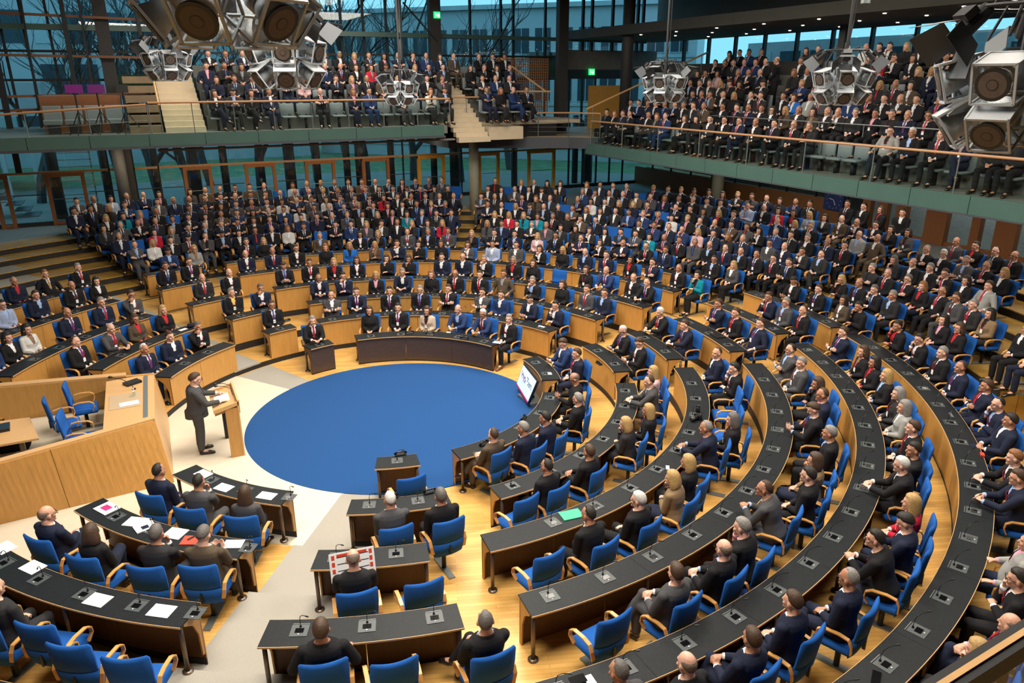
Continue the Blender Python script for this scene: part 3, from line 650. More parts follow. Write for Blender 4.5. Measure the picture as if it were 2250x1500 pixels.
# ------------------------------------------------------------------ who sits where: zoom origin, scale, then x y code (sex, suit, shirt, tie, hair, pose)
HALL = '''
D1 750 500 3|190 568 wkknbD|375 530 mkwpdL|565 545 wtknbL|770 560 mbbnxD|930 590 mbwrwD|1085 615 mkwngl
D2 750 500 3|105 440 mnwpbD|318 425 mkwpdL|520 412 mkbpgL|703 408 mkwrbX|915 440 mgwndX|1053 448 mbwnbL|1192 500 mnwndP|1360 535 mnwndC
D2 300 540 4.5|1930 500 mgwndX
D3 750 500 3|15 325 mnwpdC|228 320 wkpnlL|410 295 mnwngD|590 310 wkknrL|750 308 mkwrbL|910 318 mkwrbL|1072 305 mognbO|1232 368 mkbngC|1460 370 wkknbL|1607 415 mgwrbL|1720 440 mnbnbl
D3 300 540 4.5|1795 325 mnwnbD
D4 750 500 3|105 225 wkwrbl|300 200 wkknbC|440 220 wkknbC|655 210 mnwnbL|803 195 mnwnbL|920 230 mkwngC|1112 235 mkrngL|1258 235 wkknbL|1583 290 wkknbL|1757 295 mbwpxD|1890 345 mkwnbl|2005 380 mkwpbD
D4 300 540 4.5|1480 225 mkbbbP|1720 185 mkwrbL|1965 180 wkrnlL
D5 750 500 3|60 140 wBBnlL|222 130 woonlC|365 125 mnwnbC|497 135 wkkndC|640 130 wkknbX|815 130 wgwnbC|988 120 mlwndL|1130 135 mgwnbl|1275 155 wkwnbC|1412 170 wkkrlL|1593 170 mnbnbL|1700 200 mnwrbL|1855 225 wkrndL|2020 240 mnwrdX|2170 285 mkwnbL|2240 330 wTTndC
D5 300 540 4.5|1120 115 mnwnxL|1360 70 mnwrxL|1585 40 mkwnbl|1885 45 wkknrX
D6 750 500 3|125 55 wkwndL|240 45 wkonlL|435 35 mgwrbL|570 35 mkbngL|705 25 mgbrbL|850 45 wkonlL|1000 45 mkwkbX|1137 50 mnbndL|1268 70 wpwnlL|1415 55 mkwbdL|1577 75 mnwpbX|1705 95 wkwnbC|1825 120 mnwnxX|2005 140 mkwrbD|2140 150 mnwbbL
D6 1500 500 3|195 215 mkbndl|280 255 wgwnlL
D6 0 500 3|1640 100 mkwrhL|1745 105 wkmnlL|2110 60 mobngL
C1 1200 580 4.5|185 790 mbwnbP|315 895 mnwrbL
C2 1200 580 4.5|770 665 mkbpwP|860 790 mkwnbP
C3 1200 580 4.5|1110 510 mkwrwD|1350 635 mnwpbD
C4 1200 580 4.5|1675 405 mnwpbX|1885 490 mkprbL|2135 590 mnwbbO
C5 1500 500 3|515 465 mnwrbC|615 505 mgbngL|748 555 mkwrbL
C6 1500 500 3|665 365 mkwndP|850 415 mkwbbL|990 480 wowndL|1070 530 mkkndC
B1 1200 580 4.5|240 1140 mkknxP
B1 750 500 3|1575 1140 mkwngK|1465 1300 mnbndC|1290 1380 mnwngC|1015 1370 mownbK
B2 1200 580 4.5|1015 1055 wpwnlL|930 1190 mgwnbD
B2 750 500 3|2035 1200 wkknlL|1860 1280 wekwlC
B2 750 500 3|1575 1460 mkknbK
B2 750 1000 3|1265 45 mknndL
B3 1200 580 4.5|1685 890 mnwnbl|1890 1060 mkwndC
B3 1500 500 3|340 1265 wkknhL|90 1330 mnbrgD
B3 1500 1000 3|45 45 wkknlL|5 170 wLLnlC
B3 750 1000 3|1975 315 mkwrwl|1700 450 mkwndC
B4 1500 500 3|650 810 mgbndX|755 900 mgwngl|885 1020 wekrbC|930 1110 mnpnbL|865 1205 mkbbbP|1000 1370 mkbngL
B4 1500 1000 3|880 40 wLonbL|865 140 mkkndL|480 220 mgbnbF|515 540 mkpngC|330 665 mkbnxK
B4 750 1000 3|2235 810 mgwnbK
B5 1500 500 3|1030 695 mnwpbX|1190 810 wkobbL|1265 880 wkrndL|1350 970 wkbnlL|1430 1090 wekngL|1410 1170 wywngL|1530 1330 mkwrbL|1510 1480 mknndl
B5 1500 1000 3|1415 80 mkwnwD|1525 310 wrwnlL|1480 480 mnwndP|1215 525 mkwndF|1110 830 mnwngL|740 985 mnwrbL|480 1240 mnwkbK|40 1400 mkwnxL
B5 750 1000 3|1830 1430 mgbnhC
B6 1500 500 3|1320 655 mkrndC|1460 740 mkwndC|1700 830 mkwkgL|1790 925 mnwbbL|1990 1050 mnwrbX|2070 1170 mnbndC|2165 1280 mnwndK
B6 1500 1000 3|2140 40 mkwnrD|2150 170 mnbnbD|2205 560 mypnbO|2200 820 mkwndC|2190 1150 mnwrxK|1940 1260 wgknlC
A2 750 1000 3|330 380 mgwnwC|685 350 mkwnhL
A3 750 1000 3|80 720 mkknxP
A4 750 1000 3|955 1130 mkbnhK
A4 0 1000 3|2130 1080 mkknbO
G2 0 1000 3|1040 120 mnwndL|1280 210 mgwndC|1610 255 wgwnbL
G3 0 1000 3|275 415 mnwpxK|520 550 wkknbK|1045 525 mewnhC|1385 500 mownhP
G4 0 1000 3|-40 900 mekndL
F2 0 560 4.6875|1515 980 mnwpwL|1815 855 mnwnbL|2190 770 mkwnhC
F3 0 560 4.6875|865 905 mkwpbl|1270 800 mgprxD|1435 660 wornbL|1775 580 wkrnlL
F4 0 560 4.6875|115 935 mbbpgL|415 850 wkwndL|625 790 wwondL|840 620 mnwpxL|1110 505 mnbrgL|1420 430 mgwnbC
F5 0 560 4.6875|40 760 mgwrgL|250 545 mlbndL|505 440 mnbnbL|880 350 mkwkxL|1125 295 wkwndL
F6 0 560 4.6875|290 305 mnrngL|600 230 mkworO|865 150 mkwrgl|10 430 mkwrgL
E1 300 540 4.5|1765 775 mkwrgD
E2 300 540 4.5|1335 590 mkwbbL
E3 300 540 4.5|990 490 mkyngl|1245 430 mnwnhC
E4 300 540 4.5|675 335 mewrxL|945 290 mkwnxl
E5 300 540 4.5|325 220 mkwbbL|590 195 mkwpbl
E6 300 540 4.5|345 75 mbbndP|640 60 wyonlP
R0 1500 500 3|575 160 mkwbdL|685 190 mkwrdL|795 215 mkwbbP|205 110 mkbnxL|330 130 mnwrdL|450 140 mkbndL|640 95 mgwndl|745 110 mnwnxL|830 150 mewndC|910 55 mkwngL|1010 90 mnwkxL|1125 110 mkwrdl|970 170 mebndK|1155 60 mybnxL|1320 60 mownxO|1460 30 wgkndL|1500 200 weknhC|1650 150 mkwngX|1780 165 mkwnwl|1845 105 mgwrxL|1950 110 mkrndX|2100 160 mkwkdL|2215 185 mkwrxL|1330 260 mekngX|1465 290 mkwrhl|1600 230 mkwnxL|1730 255 mkwngL|1900 220 mgbngP|2030 250 mkwrhX|1890 290 mkwrbC|2160 290 wkwnlL|2020 335 wkwndL|2150 380 mywrbO|1720 385 wkrnrX|1590 335 mkwrhX|1835 400 mkwrdO|2110 510 mewrgL|2215 550 wLkndL|1160 330 wkknlC|1270 350 mkbbxL|1405 400 mkwbhC|1510 440 mebngL|1650 470 mgwkbL|1905 600 wkpndL|2010 650 wkrnbL|2130 700 mwwndL|2235 700 mkwnhl
R0 1560 380 3.26|40 225 mewndL|50 290 wkrnlL|150 300 mnwkbL|270 250 mlbnbC|340 265 mkwnxl|460 265 wrwndL|555 290 wkrndL|680 305 wybnlL|795 320 wewrdL|930 335 mownxl|600 365 wkwnlL|720 380 mkwrgL|1050 375 mkwnxC|1170 370 mkwndX|1275 395 wkondL
'''
GALR = '''
g 1500 60 3|180 600 mewndl|280 620 mkwndL|370 610 mnwrbK|485 635 mkwnxL|600 640 mkwpdK|735 660 mkwrxL|850 650 mekngC|1360 700 mykndO|1515 710 mkbnwL|1705 720 mkwrxL|1860 745 wngndK|2085 755 mkkndL|2215 800 mkkngL
g 1500 60 3|270 505 mkwndL|440 510 mnwrdL|520 525 mkwndl|595 560 wkwndL|680 550 woknlL|770 540 mewngL|865 560 woondL|950 550 mewngK|1040 560 mewnxC|1140 560 mewngl|1265 560 mkpndO|1385 570 meknhL|1490 570 mnwpxL|1620 585 mkwrbl|1900 590 mkwrdK
g 1500 60 3|455 440 mkwndL|520 440 mewrbL|670 440 mkwndL|750 445 wBBnbC|840 440 mywnhO|1120 455 mbwpdL|1225 460 mkwrxX|1335 460 mkwndL|1430 480 mewnxX|1545 485 mkwndL|1690 480 mnprgK|1925 505 mkwrdL
g 1500 60 3|1205 385 mewrdl|1300 370 wekrlK|1410 360 mewrxL|1510 385 woondX|1735 370 mnwrxK|1850 370 mkwkhX
g 1500 60 3|1555 300 wkknlX|1640 300 wnnnlK|1730 205 mkynbO|1520 225 wkwndL|1405 215 mkwndC|1305 220 wrrndL|1225 215 wmknhL|1690 130 mkwnxL|1765 135 mkkngX|1860 115 mkwndL|1575 150 mkwndl|1475 150 wkkwlL|1375 145 mkwndC|1290 155 mkwndX|1210 150 mwwnxL
'''
EMPTY = '''
D4 1060 380 4.02|655 920
B2 750 1000 3|1200 310|0 0
B3 1500 500 3|270 1110|260 1250
B3 750 1000 3|1330 700
B4 750 1000 3|1750 1110
A1 750 1000 3|440 200
A3 750 1000 3|520 880
A4 750 1000 3|330 1400
G4 0 1000 3|180 1120|420 1270|860 1370
G4 0 1000 3|-60 1040
'''
RING = {}   # (block, k) -> list of seats
def parse(txt):
    for line in txt.strip().splitlines():
        h, *es = line.split('|'); nm, ox, oy, s = h.split()
        for e in es:
            q = e.split(); x, y = float(q[0])/float(s)+float(ox), float(q[1])/float(s)+float(oy)
            yield nm, x, y, (q[2] if len(q) > 2 else None)
DOFF = {('G', 2): -.45, ('G', 3): -.21, ('G', 4): -.33, ('G', 5): -.3, ('A', 1): -.08, ('A', 2): -.27, ('A', 3): -.05, ('A', 4): -.08, ('B', 2): -.1, ('F', 3): .15, ('E', 6): .1}
for nm, x, y, code in parse(HALL):
    bl, k = nm[0], int(nm[1])
    if bl == 'R':
        best = None
        for kk in range(7, 13):
            a, r = seat_from_px(kk, x, y, 1.28); d = abs(r-SEAT_R[kk-1])
            if best is None or d < best[0]: best = (d, kk, a, r)
        k, a, r = best[1:]; rr = SEAT_R[k-1]
    else:
        hh = 1.20 if code[5] in 'DF' else 1.27
        a, r = seat_from_px(k, x, y, hh); sr = SEAT_R[k-1]+DOFF.get((bl, k), 0)
        lean = {'D': .18, 'F': .38, 'C': .12, 'O': -.1, 'K': -.1}.get(code[5], 0)
        rr = sr+max(-.05, min(.24, (r+lean)-sr))
    RING.setdefault((bl, k), []).append([a, rr, code])
for nm, x, y, code in parse(EMPTY):
    if x == 750 and y == 1000: continue
    bl, k = nm[0], int(nm[1]); a, r = seat_from_px(k, x, y, .85); sr = SEAT_R[k-1]+DOFF.get((bl, k), 0)
    RING.setdefault((bl, k), []).append([a, sr+max(-.05, min(.28, r-sr-.15)), None])
LECT = at_z(500, 985, 0)
def lookdelta(loc, rz):
    d = LECT-Vector(loc); want = atan2(-d.x, d.y); dl = (want-rz+pi) % (2*pi)-pi
    return max(-.22, min(.22, dl*.35))
def describe(code):
    g, su, sh, ti, ha, po = code
    hn = {'d': 'dark-haired', 'b': 'brown-haired', 'l': 'blond', 'g': 'grey-haired', 'w': 'white-haired', 'r': 'ginger-haired', 'x': 'balding', 'h': 'greying'}[ha]
    w_ = 'man' if g == 'm' else 'woman'
    third = (TIE[ti][0]+' tie') if ti in TIE and g == 'm' else (SHIRT.get(sh, SHIRT['k'])[0].split()[-1]+(' shirt' if g == 'm' else ' top'))
    return '%s %s, %s %s, %s' % (hn, w_, SUIT[su][0].split()[-1], 'suit' if g == 'm' else 'jacket', third)
SEATED_BY_LABEL = {}
def seat_person(loc, rz, code, label, group):
    g, su, sh, ti, ha, po = code
    if sh not in SHIRT: sh = 'k'
    return person(loc, rz, g, su, sh, ti if ti in TIE and g == 'm' else 'n', ha, po, label, group)
TAKEN = {}
for (bl, k), L in RING.items():
    rev = bl in 'GAB'; L.sort(key=lambda s: s[0] if rev else -s[0])
    # keep neighbours apart
    for it in range(6):
        for i in range(len(L)-1):
            d = abs(L[i+1][0]-L[i][0])*L[i][1]
            if d < .62:
                e = (.62-d)/2/L[i][1]*(1 if L[i+1][0] > L[i][0] else -1); L[i][0] -= e; L[i+1][0] += e
    nperson = 0
    for i, (a, r, code) in enumerate(L):
        cx, cy = CEN[k-1]; loc = Vector((cx+r*cos(a), cy+r*sin(a), H_K[k-1])); rz = a+pi/2; dl = lookdelta(loc, rz)
        TAKEN.setdefault(k, []).append(a)
        if bl == 'R': place_c = '%s from far end, %s raised row behind the desks' % (ORD[i], ORD[k-7])
        else: place_c = '%s from lectern end, %s desk row, %s' % (ORD[i], ORD[k-1], BLOCKN[bl])
        if bl == 'R' : pc = '%s from far end, %s raised row' % (ORD[i], ORD[k-7])
        else: pc = place_c
        chair(loc, rz+dl*1.1, 'blue armchair, '+('empty, ' if code is None else 'occupied, ')+pc)
        if code: seat_person(loc, rz+dl, code, describe(code)+', '+pc, 'seated audience in the hall')
print('HALL persons', NP[0])
# ------------------------------------------------------------------ lectern, speaker
man = at_z(447, 988, 0); rzs = radians(-70)
# ------------------------------------------------------------------ shell of the hall
FY, FX = 20.0, 20.5
M['teal_glass'] = mat('teal_fascia', (0.062, 0.125, 0.108), .25, var=.1, scale=2)
M['slab'] = mat('slate_slab', (0.05, 0.058, 0.07), .5, var=.1, scale=2); M['soffit'] = mat('soffit', (0.20, 0.17, 0.14), .7)
M['mullion'] = mat('dark_mullion', (0.022, 0.026, 0.028), .5, .4); M['column_dark'] = mat('dark_column', (0.03, 0.028, 0.027), .6, var=.4, scale=12)
M['column_pale'] = mat('pale_column', (0.30, 0.29, 0.22), .6, var=.1, scale=5)
M['rail_wood'] = mat('rail_wood', (0.42, 0.22, 0.10), .45, var=.1, scale=10); M['rail_brown'] = mat('brown_rail', (0.20, 0.075, 0.025), .5, var=.2, scale=8)
M['door_brown'] = mat('brown_door_frame', (0.28, 0.10, 0.03), .5, var=.25, scale=7, stretch=(5, 5, .5)); M['door_gold'] = mat('golden_door_frame', (0.75, 0.34, 0.03), .4, var=.12, scale=7, stretch=(5, 5, .5))
M['glass'] = glass_mat('window_glass', (0.90, 0.96, 0.96), .0); M['rail_glass'] = glass_mat('railing_glass', (0.92, 0.97, 0.955), .0)
M['stair'] = mat('pale_stair', (0.55, 0.45, 0.31), .6, var=.1, scale=4); M['gal_floor'] = mat('gallery_floor', (0.13, 0.135, 0.12), .6, var=.15, scale=4)
M['gal_seat'] = mat('gallery_seat', (0.17, 0.20, 0.21), .7, var=.1, scale=30); M['concrete'] = mat('concrete', (0.13, 0.115, 0.10), .8, var=.25, scale=3)
M['ceiling'] = mat('dark_ceiling', (0.05, 0.05, 0.042), .8, var=.2, scale=2); M['green_sign'] = mat('exit_green', (0.0, 0.35, 0.06), .5, emit=(0.02, 1.0, 0.18), estr=1.6)
M['white_sign'] = mat('sign_white', (.8, .9, .8), .5, emit=(.8, 1, .8), estr=1.5)

# roof and ceiling
b = MB(); b.box(-14, -20, 12.6, 22, 20.2, 12.9); structure('ceiling', b, M['ceiling'])
b = MB(); b.box(15.5, -12, 9.35, 21.6, 20.2, 9.75); structure('ceiling_gallery', b, M['ceiling'])
M['closing_wall'] = mat('closing_wall', (0.10, 0.095, 0.085), .8, var=.2, scale=2)
b = MB(); b.box(-14.3, -20.3, -.3, 22, -20, 12.9); structure('blocking_wall_near', b, M['closing_wall'])  # unseen opaque wall added to keep sky light out behind the camera
b = MB(); b.box(-14.3, -20, -.3, -14, 20.2, 12.9); structure('blocking_wall_left', b, M['closing_wall'])  # unseen wall added to block sky light; the facade here is glass
b = MB(); b.box(21.6, -20, -.3, 21.9, -9.2, 12.9); structure('wall_right', b, M['closing_wall'])
b = MB(); b.box(21.6, -20, 9.6, 21.9, 20.2, 12.9); structure('wall_right', b, M['closing_wall'])
b = MB(); b.box(20.6, -20, -.3, 20.8, 20, ZP); structure('wall_right', b, M['closing_wall'])
# upper facade (far side)
def facade(name, y, x0, x1, z0, z1, xs, zs, wv=.09, wh=.08, orange=()):
    w_ = empty(name, ((x0+x1)/2, y, z0), 'tall glass facade with dark steel mullions', kind='structure')
    for x in xs:
        b = MB(); b.box(x-wv/2, y-.10, z0, x+wv/2, y+.05, z1); b.build('mullion', M['mullion'], w_)
    for z in zs:
        b = MB(); b.box(x0, y-.07, z-wh/2, x1, y+.04, z+wh/2); b.build('transom', M['rail_brown'] if z in orange else M['mullion'], w_)
    X = [x0]+list(xs)+[x1]; Z = [z0]+[z for z in zs]+[z1]
    for i in range(len(X)-1):
        for j in range(len(Z)-1):
            if X[i+1]-X[i] > .15 and Z[j+1]-Z[j] > .2:
                b = MB(); b.box(X[i]+.02, y-.012, Z[j]+.02, X[i+1]-.02, y, Z[j+1]-.02); b.build('pane', M['glass'], w_)
    return w_
xf = lambda px, py, y=FY: at_y(px, py, y).x
UPX = [xf(p, 100) for p in (10, 60, 115, 190, 310, 345, 560, 660, 752, 800, 850, 1033, 1100, 1127, 1197)]
facade('window_1', FY, -14, xf(1224, 100), 5.6, 12.6, UPX, [7.5, 8.55, 9.35, 11.6], wh=.09)
facade('window_2', FY, xf(1247, 60), FX, 8.85, 12.6, [xf(p, 60) for p in (1280, 1300, 1345, 1400, 1412)], [11.9], wv=.12)
# left stretch of wooden transoms, seen between the glass posts
tz = [(27, 52), (119, 128)]
fr = empty('timber_grid', (-8, 18.9, 6), 'timber and steel transom grid in front of the glass by the tripods', 'frame')
for ya, yb in ((27, 45), (120, 127), (213, 205), (244, 232)):
    A_ = at_y(-20, ya, 19.0); B_ = at_y(345 if ya < 200 else 335, yb, 19.0); b = MB(); b.bar(A_, B_, .07, .09); b.build('transom', M['rail_brown'], fr)
A_ = at_y(-20, 56, 19.3); B_ = at_y(930, 78, 19.3); B2 = at_y(1420, 92, 19.3)
b = MB(); b.bar(A_, B_, .12, .20); b.bar(B_, B2, .12, .17); b.build('transom', M['teal_glass'], fr)
for (xa, ya, xb, yb, w_) in ((133, 0, 185, 310, .15), (45, 0, 95, 300, .07), (172, 0, 205, 200, .07), (0, 170, 42, 380, .20), (297, 0, 335, 250, .12)):
    A_ = at_y(xa, ya, 18.9); B_ = at_y(xb, yb, 18.9); b = MB(); b.bar(A_+(A_-B_)*.2, B_, w_, w_, (0, 1, 0)); b.build('post', M['mullion'], fr)
for q in ((222, 0, 60, 285, .035), (885, 5, 960, 90, .06), (1130, 30, 1050, 160, .06)):
    b = MB(); b.bar(at_y(q[0], q[1], 19.0), at_y(q[2], q[3], 19.0), q[4], q[4]); b.build('brace', M['mullion'], fr)
# big dark columns
def column(px, y, w_px, z0, z1, m, round_=True, lab=''):
    p = at_y(px, 150, y); wd = w_px/F_PX*(p-CAM).dot(cam_fw)
    b = MB()
    if round_: b.cyl((p.x, y, z0), (p.x, y, z1), wd/2, 24)
    else: b.box(p.x-wd/2, y-wd/3, z0, p.x+wd/2, y+wd/3, z1)
    o = b.build('column', m, None, round_); tag(o, lab, kind='structure'); return o
column(957, 19.2, 25, 5.4, 12.6, M['column_dark'], False, 'dark square steel column carrying the exit sign')
column(1234, 17.2, 23, 5.1, 12.6, M['column_dark'], False, 'dark square column beside the corner landing')
column(1377, 14.8, 26, 4.9, 12.6, M['column_dark'], True, 'tall round dark column behind the corner landing')
column(240, 19.4, 27, 1.9, 12.6, M['column_dark'], False, 'wide dark column on the tripod side')
column(882, 19.6, 12, 5.4, 12.6, M['steel'], True, 'slim grey steel post between the windows')
def base_column(px, py, z, y, wpx, z1, m, lab):
    p = at_y(px, py, y); wd = wpx/F_PX*(p-CAM).dot(cam_fw); b = MB(); b.cyl((p.x, y, z), (p.x, y, z1), wd/2, 28); b.cyl((p.x, y, z1-.05), (p.x, y, z1), wd/2+.05, 28); tag(b.build('column', m, None, True), lab, kind='structure')
base_column(1043, 460, 1.6, 15.9, 21, 5.05, M['column_pale'], 'round pale column standing on the last row under the gallery corner')
base_column(283, 480, 1.8, 19.0, 24, 5.4, mat('grey_column', (.10, .10, .10), .6, var=.15, scale=8), 'round grey column in front of the glass doors')
p = at_x(1575, 430, 19.0); b = MB(); b.cyl((19, p.y, 1.8), (19, p.y, 4.5), .27, 28); tag(b.build('column', M['column_pale'], None, True), 'round pale column under the side gallery', kind='structure')
for px_, x_ in ((1858, 19.5), (2120, 20.3)):
    pp = at_x(px_, 60, x_); b = MB(); b.box(x_-.14, pp.y-.14, 8, x_+.14, pp.y+.14, 9.6); tag(b.build('column', M['column_dark']), 'dark post between gallery windows', kind='structure')
# lower glass wall with doors
LZ0, LZH, LZ1 = ZP, 4.0, 5.35
low = empty('window_3', (4, FY, LZ0), 'lower glass wall with timber framed doors under the gallery', kind='structure')
b = MB(); b.box(-13, FY-.08, LZH-.04, FX, FY+.04, LZH+.05); b.build('header_rail', M['rail_wood'], low)
b = MB(); b.box(-13, FY-.06, LZ0, FX, FY+.04, LZ0+.16); b.build('sill', M['mullion'], low)
DP = [(-18, 18, 0), (100, 188, 0), (405, 468, 0), (540, 608, 0), (672, 738, 0), (797, 856, 0), (918, 977, 1), (1050, 1096, 1), (1158, 1217, 1)]
xs = []
def door(x0, x1, gold, n, lab):
    d = empty('door_%d' % n, ((x0+x1)/2, FY, LZ0), lab, kind='structure'); m_ = M['door_gold'] if gold else M['door_brown']; t_ = .14
    for xx in (x0, x1-t_): b = MB(); b.box(xx, FY-.14, LZ0, xx+t_, FY+.02, LZH-.02); b.build('jamb', m_, d)
    b = MB(); b.box(x0, FY-.145, LZH-.17, x1, FY+.02, LZH-.03); b.build('lintel', m_, d)
    b = MB(); b.box(x0+t_, FY-.10, LZ0+.02, x1-t_, FY-.05, LZ0+.15); b.build('bottom_rail', m_, d)
    b = MB(); b.box(x0+t_, FY-.09, LZ0+.15, x1-t_, FY-.07, LZH-.17); b.build('pane', M['glass'], d)
    b = MB(); b.cyl((x0+t_+.05, FY-.16, LZ0+1.05), (x1-t_-.05, FY-.16, LZ0+1.05), .015, 6); b.build('push_bar', M['steel'], d)
for n, (pa, pb, gold) in enumerate(DP):
    x0, x1 = xf(pa, 400), xf(pb, 400); xs += [(x0, x1)]
    door(x0, x1, gold, n+1, ('golden oak' if gold else 'dark brown')+' framed glass door, %s along the lower glass wall' % ORD[n])
edges = [-13.5]+[v for p_ in xs for v in p_]+[FX]
for i in range(0, len(edges), 2):
    a_, e_ = edges[i], edges[i+1]; n = max(1, round((e_-a_)/.95))
    for j in range(n):
        u0, u1 = a_+(e_-a_)*j/n, a_+(e_-a_)*(j+1)/n
        b = MB(); b.box(u0+.02, FY-.012, LZ0+.16, u1-.02, FY, LZH-.04); b.build('pane', M['glass'], low)
        if j: b = MB(); b.box(u0-.03, FY-.08, LZ0, u0+.03, FY+.03, LZ1); b.build('mullion', M['mullion'], low)
        if u0 < 9: b = MB(); b.cyl((u0+.05, FY-.05, LZ0+1.25), (u1-.05, FY-.05, LZ0+1.25), .02, 6); b.build('crossbar', M['mullion'], low)
n = 22
for j in range(n):
    u0, u1 = -13.5+(FX+13.5)*j/n, -13.5+(FX+13.5)*(j+1)/n; b = MB(); b.box(u0+.02, FY-.012, LZH+.05, u1-.02, FY, LZ1); b.build('pane', M['glass'], low)
# side wall on the right
sw = empty('wall_side', (FX, 6, ZP), 'side wall with oak panelling, glazed bar front and pale bays between brown posts', kind='structure')
b = MB(); b.box(FX, 5.4, ZP, FX+.2, 20, ZP+.95); b.build('oak_band', mat('dark_oak_band', (0.22, 0.09, 0.025), .5, var=.2, scale=4), sw)
b = MB(); b.box(FX+2.0, 5.4, ZP, FX+2.2, 20, 4.6); b.build('back_wall', M['concrete'], sw)
b = MB(); b.box(FX+.05, 13.5, ZP+.95, FX+.6, 19, ZP+1.0); b.build('counter', M['oak_light'], sw)
for i in range(9):
    y0 = 5.4+i*1.62; b = MB(); b.box(FX+.02, y0+.03, ZP+.95, FX+.035, y0+1.59, 4.6); b.build('pane', M['glass'], sw)
    b = MB(); b.box(FX-.03, y0-.03, ZP+.95, FX+.06, y0+.03, 4.6); b.build('mullion', M['mullion'], sw)
b = MB(); b.box(FX+.9, -9, ZP, FX+1.0, 5.4, 4.7); b.build('bright_bay', mat('pale_floor_view', (0.42, 0.45, 0.45), .5, var=.2, scale=3, stretch=(1, 1, 6)), sw)
for y0, y1 in ((4.25, 4.6), (3.5, 3.9), (2.7, 3.1), (1.1, 1.9), (-.1, .2), (-1.3, -.6), (-3.5, -3.1), (-5.5, -5)):
    b = MB(); b.box(FX-.1, y0, ZP, FX+.15, y1, 4.7); b.build('post', M['door_brown'], sw)
b = MB(); b.box(FX-.05, -9, ZP, FX+.1, 5.4, ZP+.14); b.build('sill', M['door_brown'], sw)
b = MB(); b.box(FX+.02, -9, ZP+.14, FX+.03, 5.2, 4.7); b.build('pane', M['glass'], sw)
# clock on blue panel
ck = empty('wall_clock', (FX-.12, 6.0, 2.45), 'blue square wall clock with a ring of twelve dots and white hands', 'clock')
b = MB(); b.box(FX-.12, 5.5, 2.45, FX-.06, 6.45, 3.25); b.build('panel', mat('clock_blue', (0.01, 0.03, 0.16), .5), ck)
b = MB()
for i in range(12): t = 2*pi*i/12; b.ell((FX-.125, 5.97+.34*cos(t), 2.86+.34*sin(t)), (.01, .022, .022), 6, 4)
b.build('dots', mat('dot_pale', (.35, .40, .6), .5), ck)
b = MB(); b.bar((FX-.13, 5.97, 2.86), (FX-.13, 6.2, 2.90), .02, .02); b.bar((FX-.13, 5.97, 2.86), (FX-.13, 5.86, 2.66), .02, .02); b.build('hands', M['paper'], ck)
# upper glass behind the side gallery
ug = empty('window_4', (21.5, 5, 8.4), 'upper glazing behind the side gallery', kind='structure')
for i in range(15):
    y0 = -9+i*1.9
    b = MB(); b.box(21.5, y0+.04, 8.2, 21.515, y0+1.86, 9.4); b.build('pane', M['glass'], ug)
    b = MB(); b.box(21.42, y0-.05, 4.8, 21.6, y0+.05, 9.6); b.build('mullion', M['mullion'], ug)
b = MB(); b.box(21.4, -10, 7.0, 21.6, 20, 8.2); b.build('sill', M['concrete'], ug)
# corner wall behind the landing: concrete band, dark band, glass and oak panel
cw = empty('wall_corner', (18, FY, 5.1), 'corner wall with concrete band above dark lintel and oak panel', kind='structure')
b = MB(); b.box(15.3, FY-.1, 7.95, FX+1, FY+.1, 8.9); b.build('concrete_band', M['concrete'], cw)
b = MB(); b.box(15.3, FY-.12, 7.5, FX+1, FY+.1, 7.95); b.build('dark_lintel', M['mullion'], cw)
for i in range(4):
    b = MB(); b.box(15.3+i*.8, FY-.01, 5.1, 16.05+i*.8, FY, 7.5); b.build('pane', M['glass'], cw); b = MB(); b.box(15.22+i*.8, FY-.08, 5.1, 15.30+i*.8, FY+.05, 7.5); b.build('mullion', M['mullion'], cw)
b = MB(); b.box(16.05, 17.95, 5.1, 18.2, 18.05, 7.18); b.build('oak_panel', mat('golden_panel', (.50, .24, .035), .5, var=.12, scale=5), cw)
b = MB(); b.box(14, FY+.5, 7.55, 15.6, FY+.6, 8.8); b.build('blue_bay', M['teal_glass'], cw)
def exit_sign(px, py, x=None, y=None, s=.30, lab=''):
    p = at_y(px, py, y) if y is not None else at_x(px, py, x)
    e = empty('exit_sign', p, lab, 'sign', 'green lit exit signs'); b = MB()
    e.rotation_euler = (0, 0, 0 if y is not None else -pi/2)
    b.box(-s/2, -.03, -s/2*.9, s/2, .03, s/2*.9); link('box', b.mesh('sign_box', M['green_sign']), e, local=True)
    b = MB(); b.box(.02*s/.3, -.035, -.09*s/.3, .11*s/.3, -.03, .06*s/.3); b.ell((-.06*s/.3, -.034, .06*s/.3), (.022, .006, .022), 6, 4); b.bar((-.07*s/.3, -.034, .03), (-.03*s/.3, -.034, -.04), .03, .006, (0, 1, 0)); b.bar((-.03*s/.3, -.034, -.03), (-.09*s/.3, -.034, -.09*s/.3), .02, .006, (0, 1, 0)); b.bar((-.10*s/.3, -.034, 0), (-.02*s/.3, -.034, .03), .018, .006, (0, 1, 0))
    link('pictogram', b.mesh('pictogram', M['white_sign']), e, local=True)
exit_sign(960, 33, y=19.0, lab='green lit exit sign high on the dark square column')
exit_sign(1300, 158, y=19.8, s=.34, lab='green lit exit sign under the concrete band')
exit_sign(1937, 14, x=20.6, s=.30, lab='green lit exit sign below the gallery ceiling')
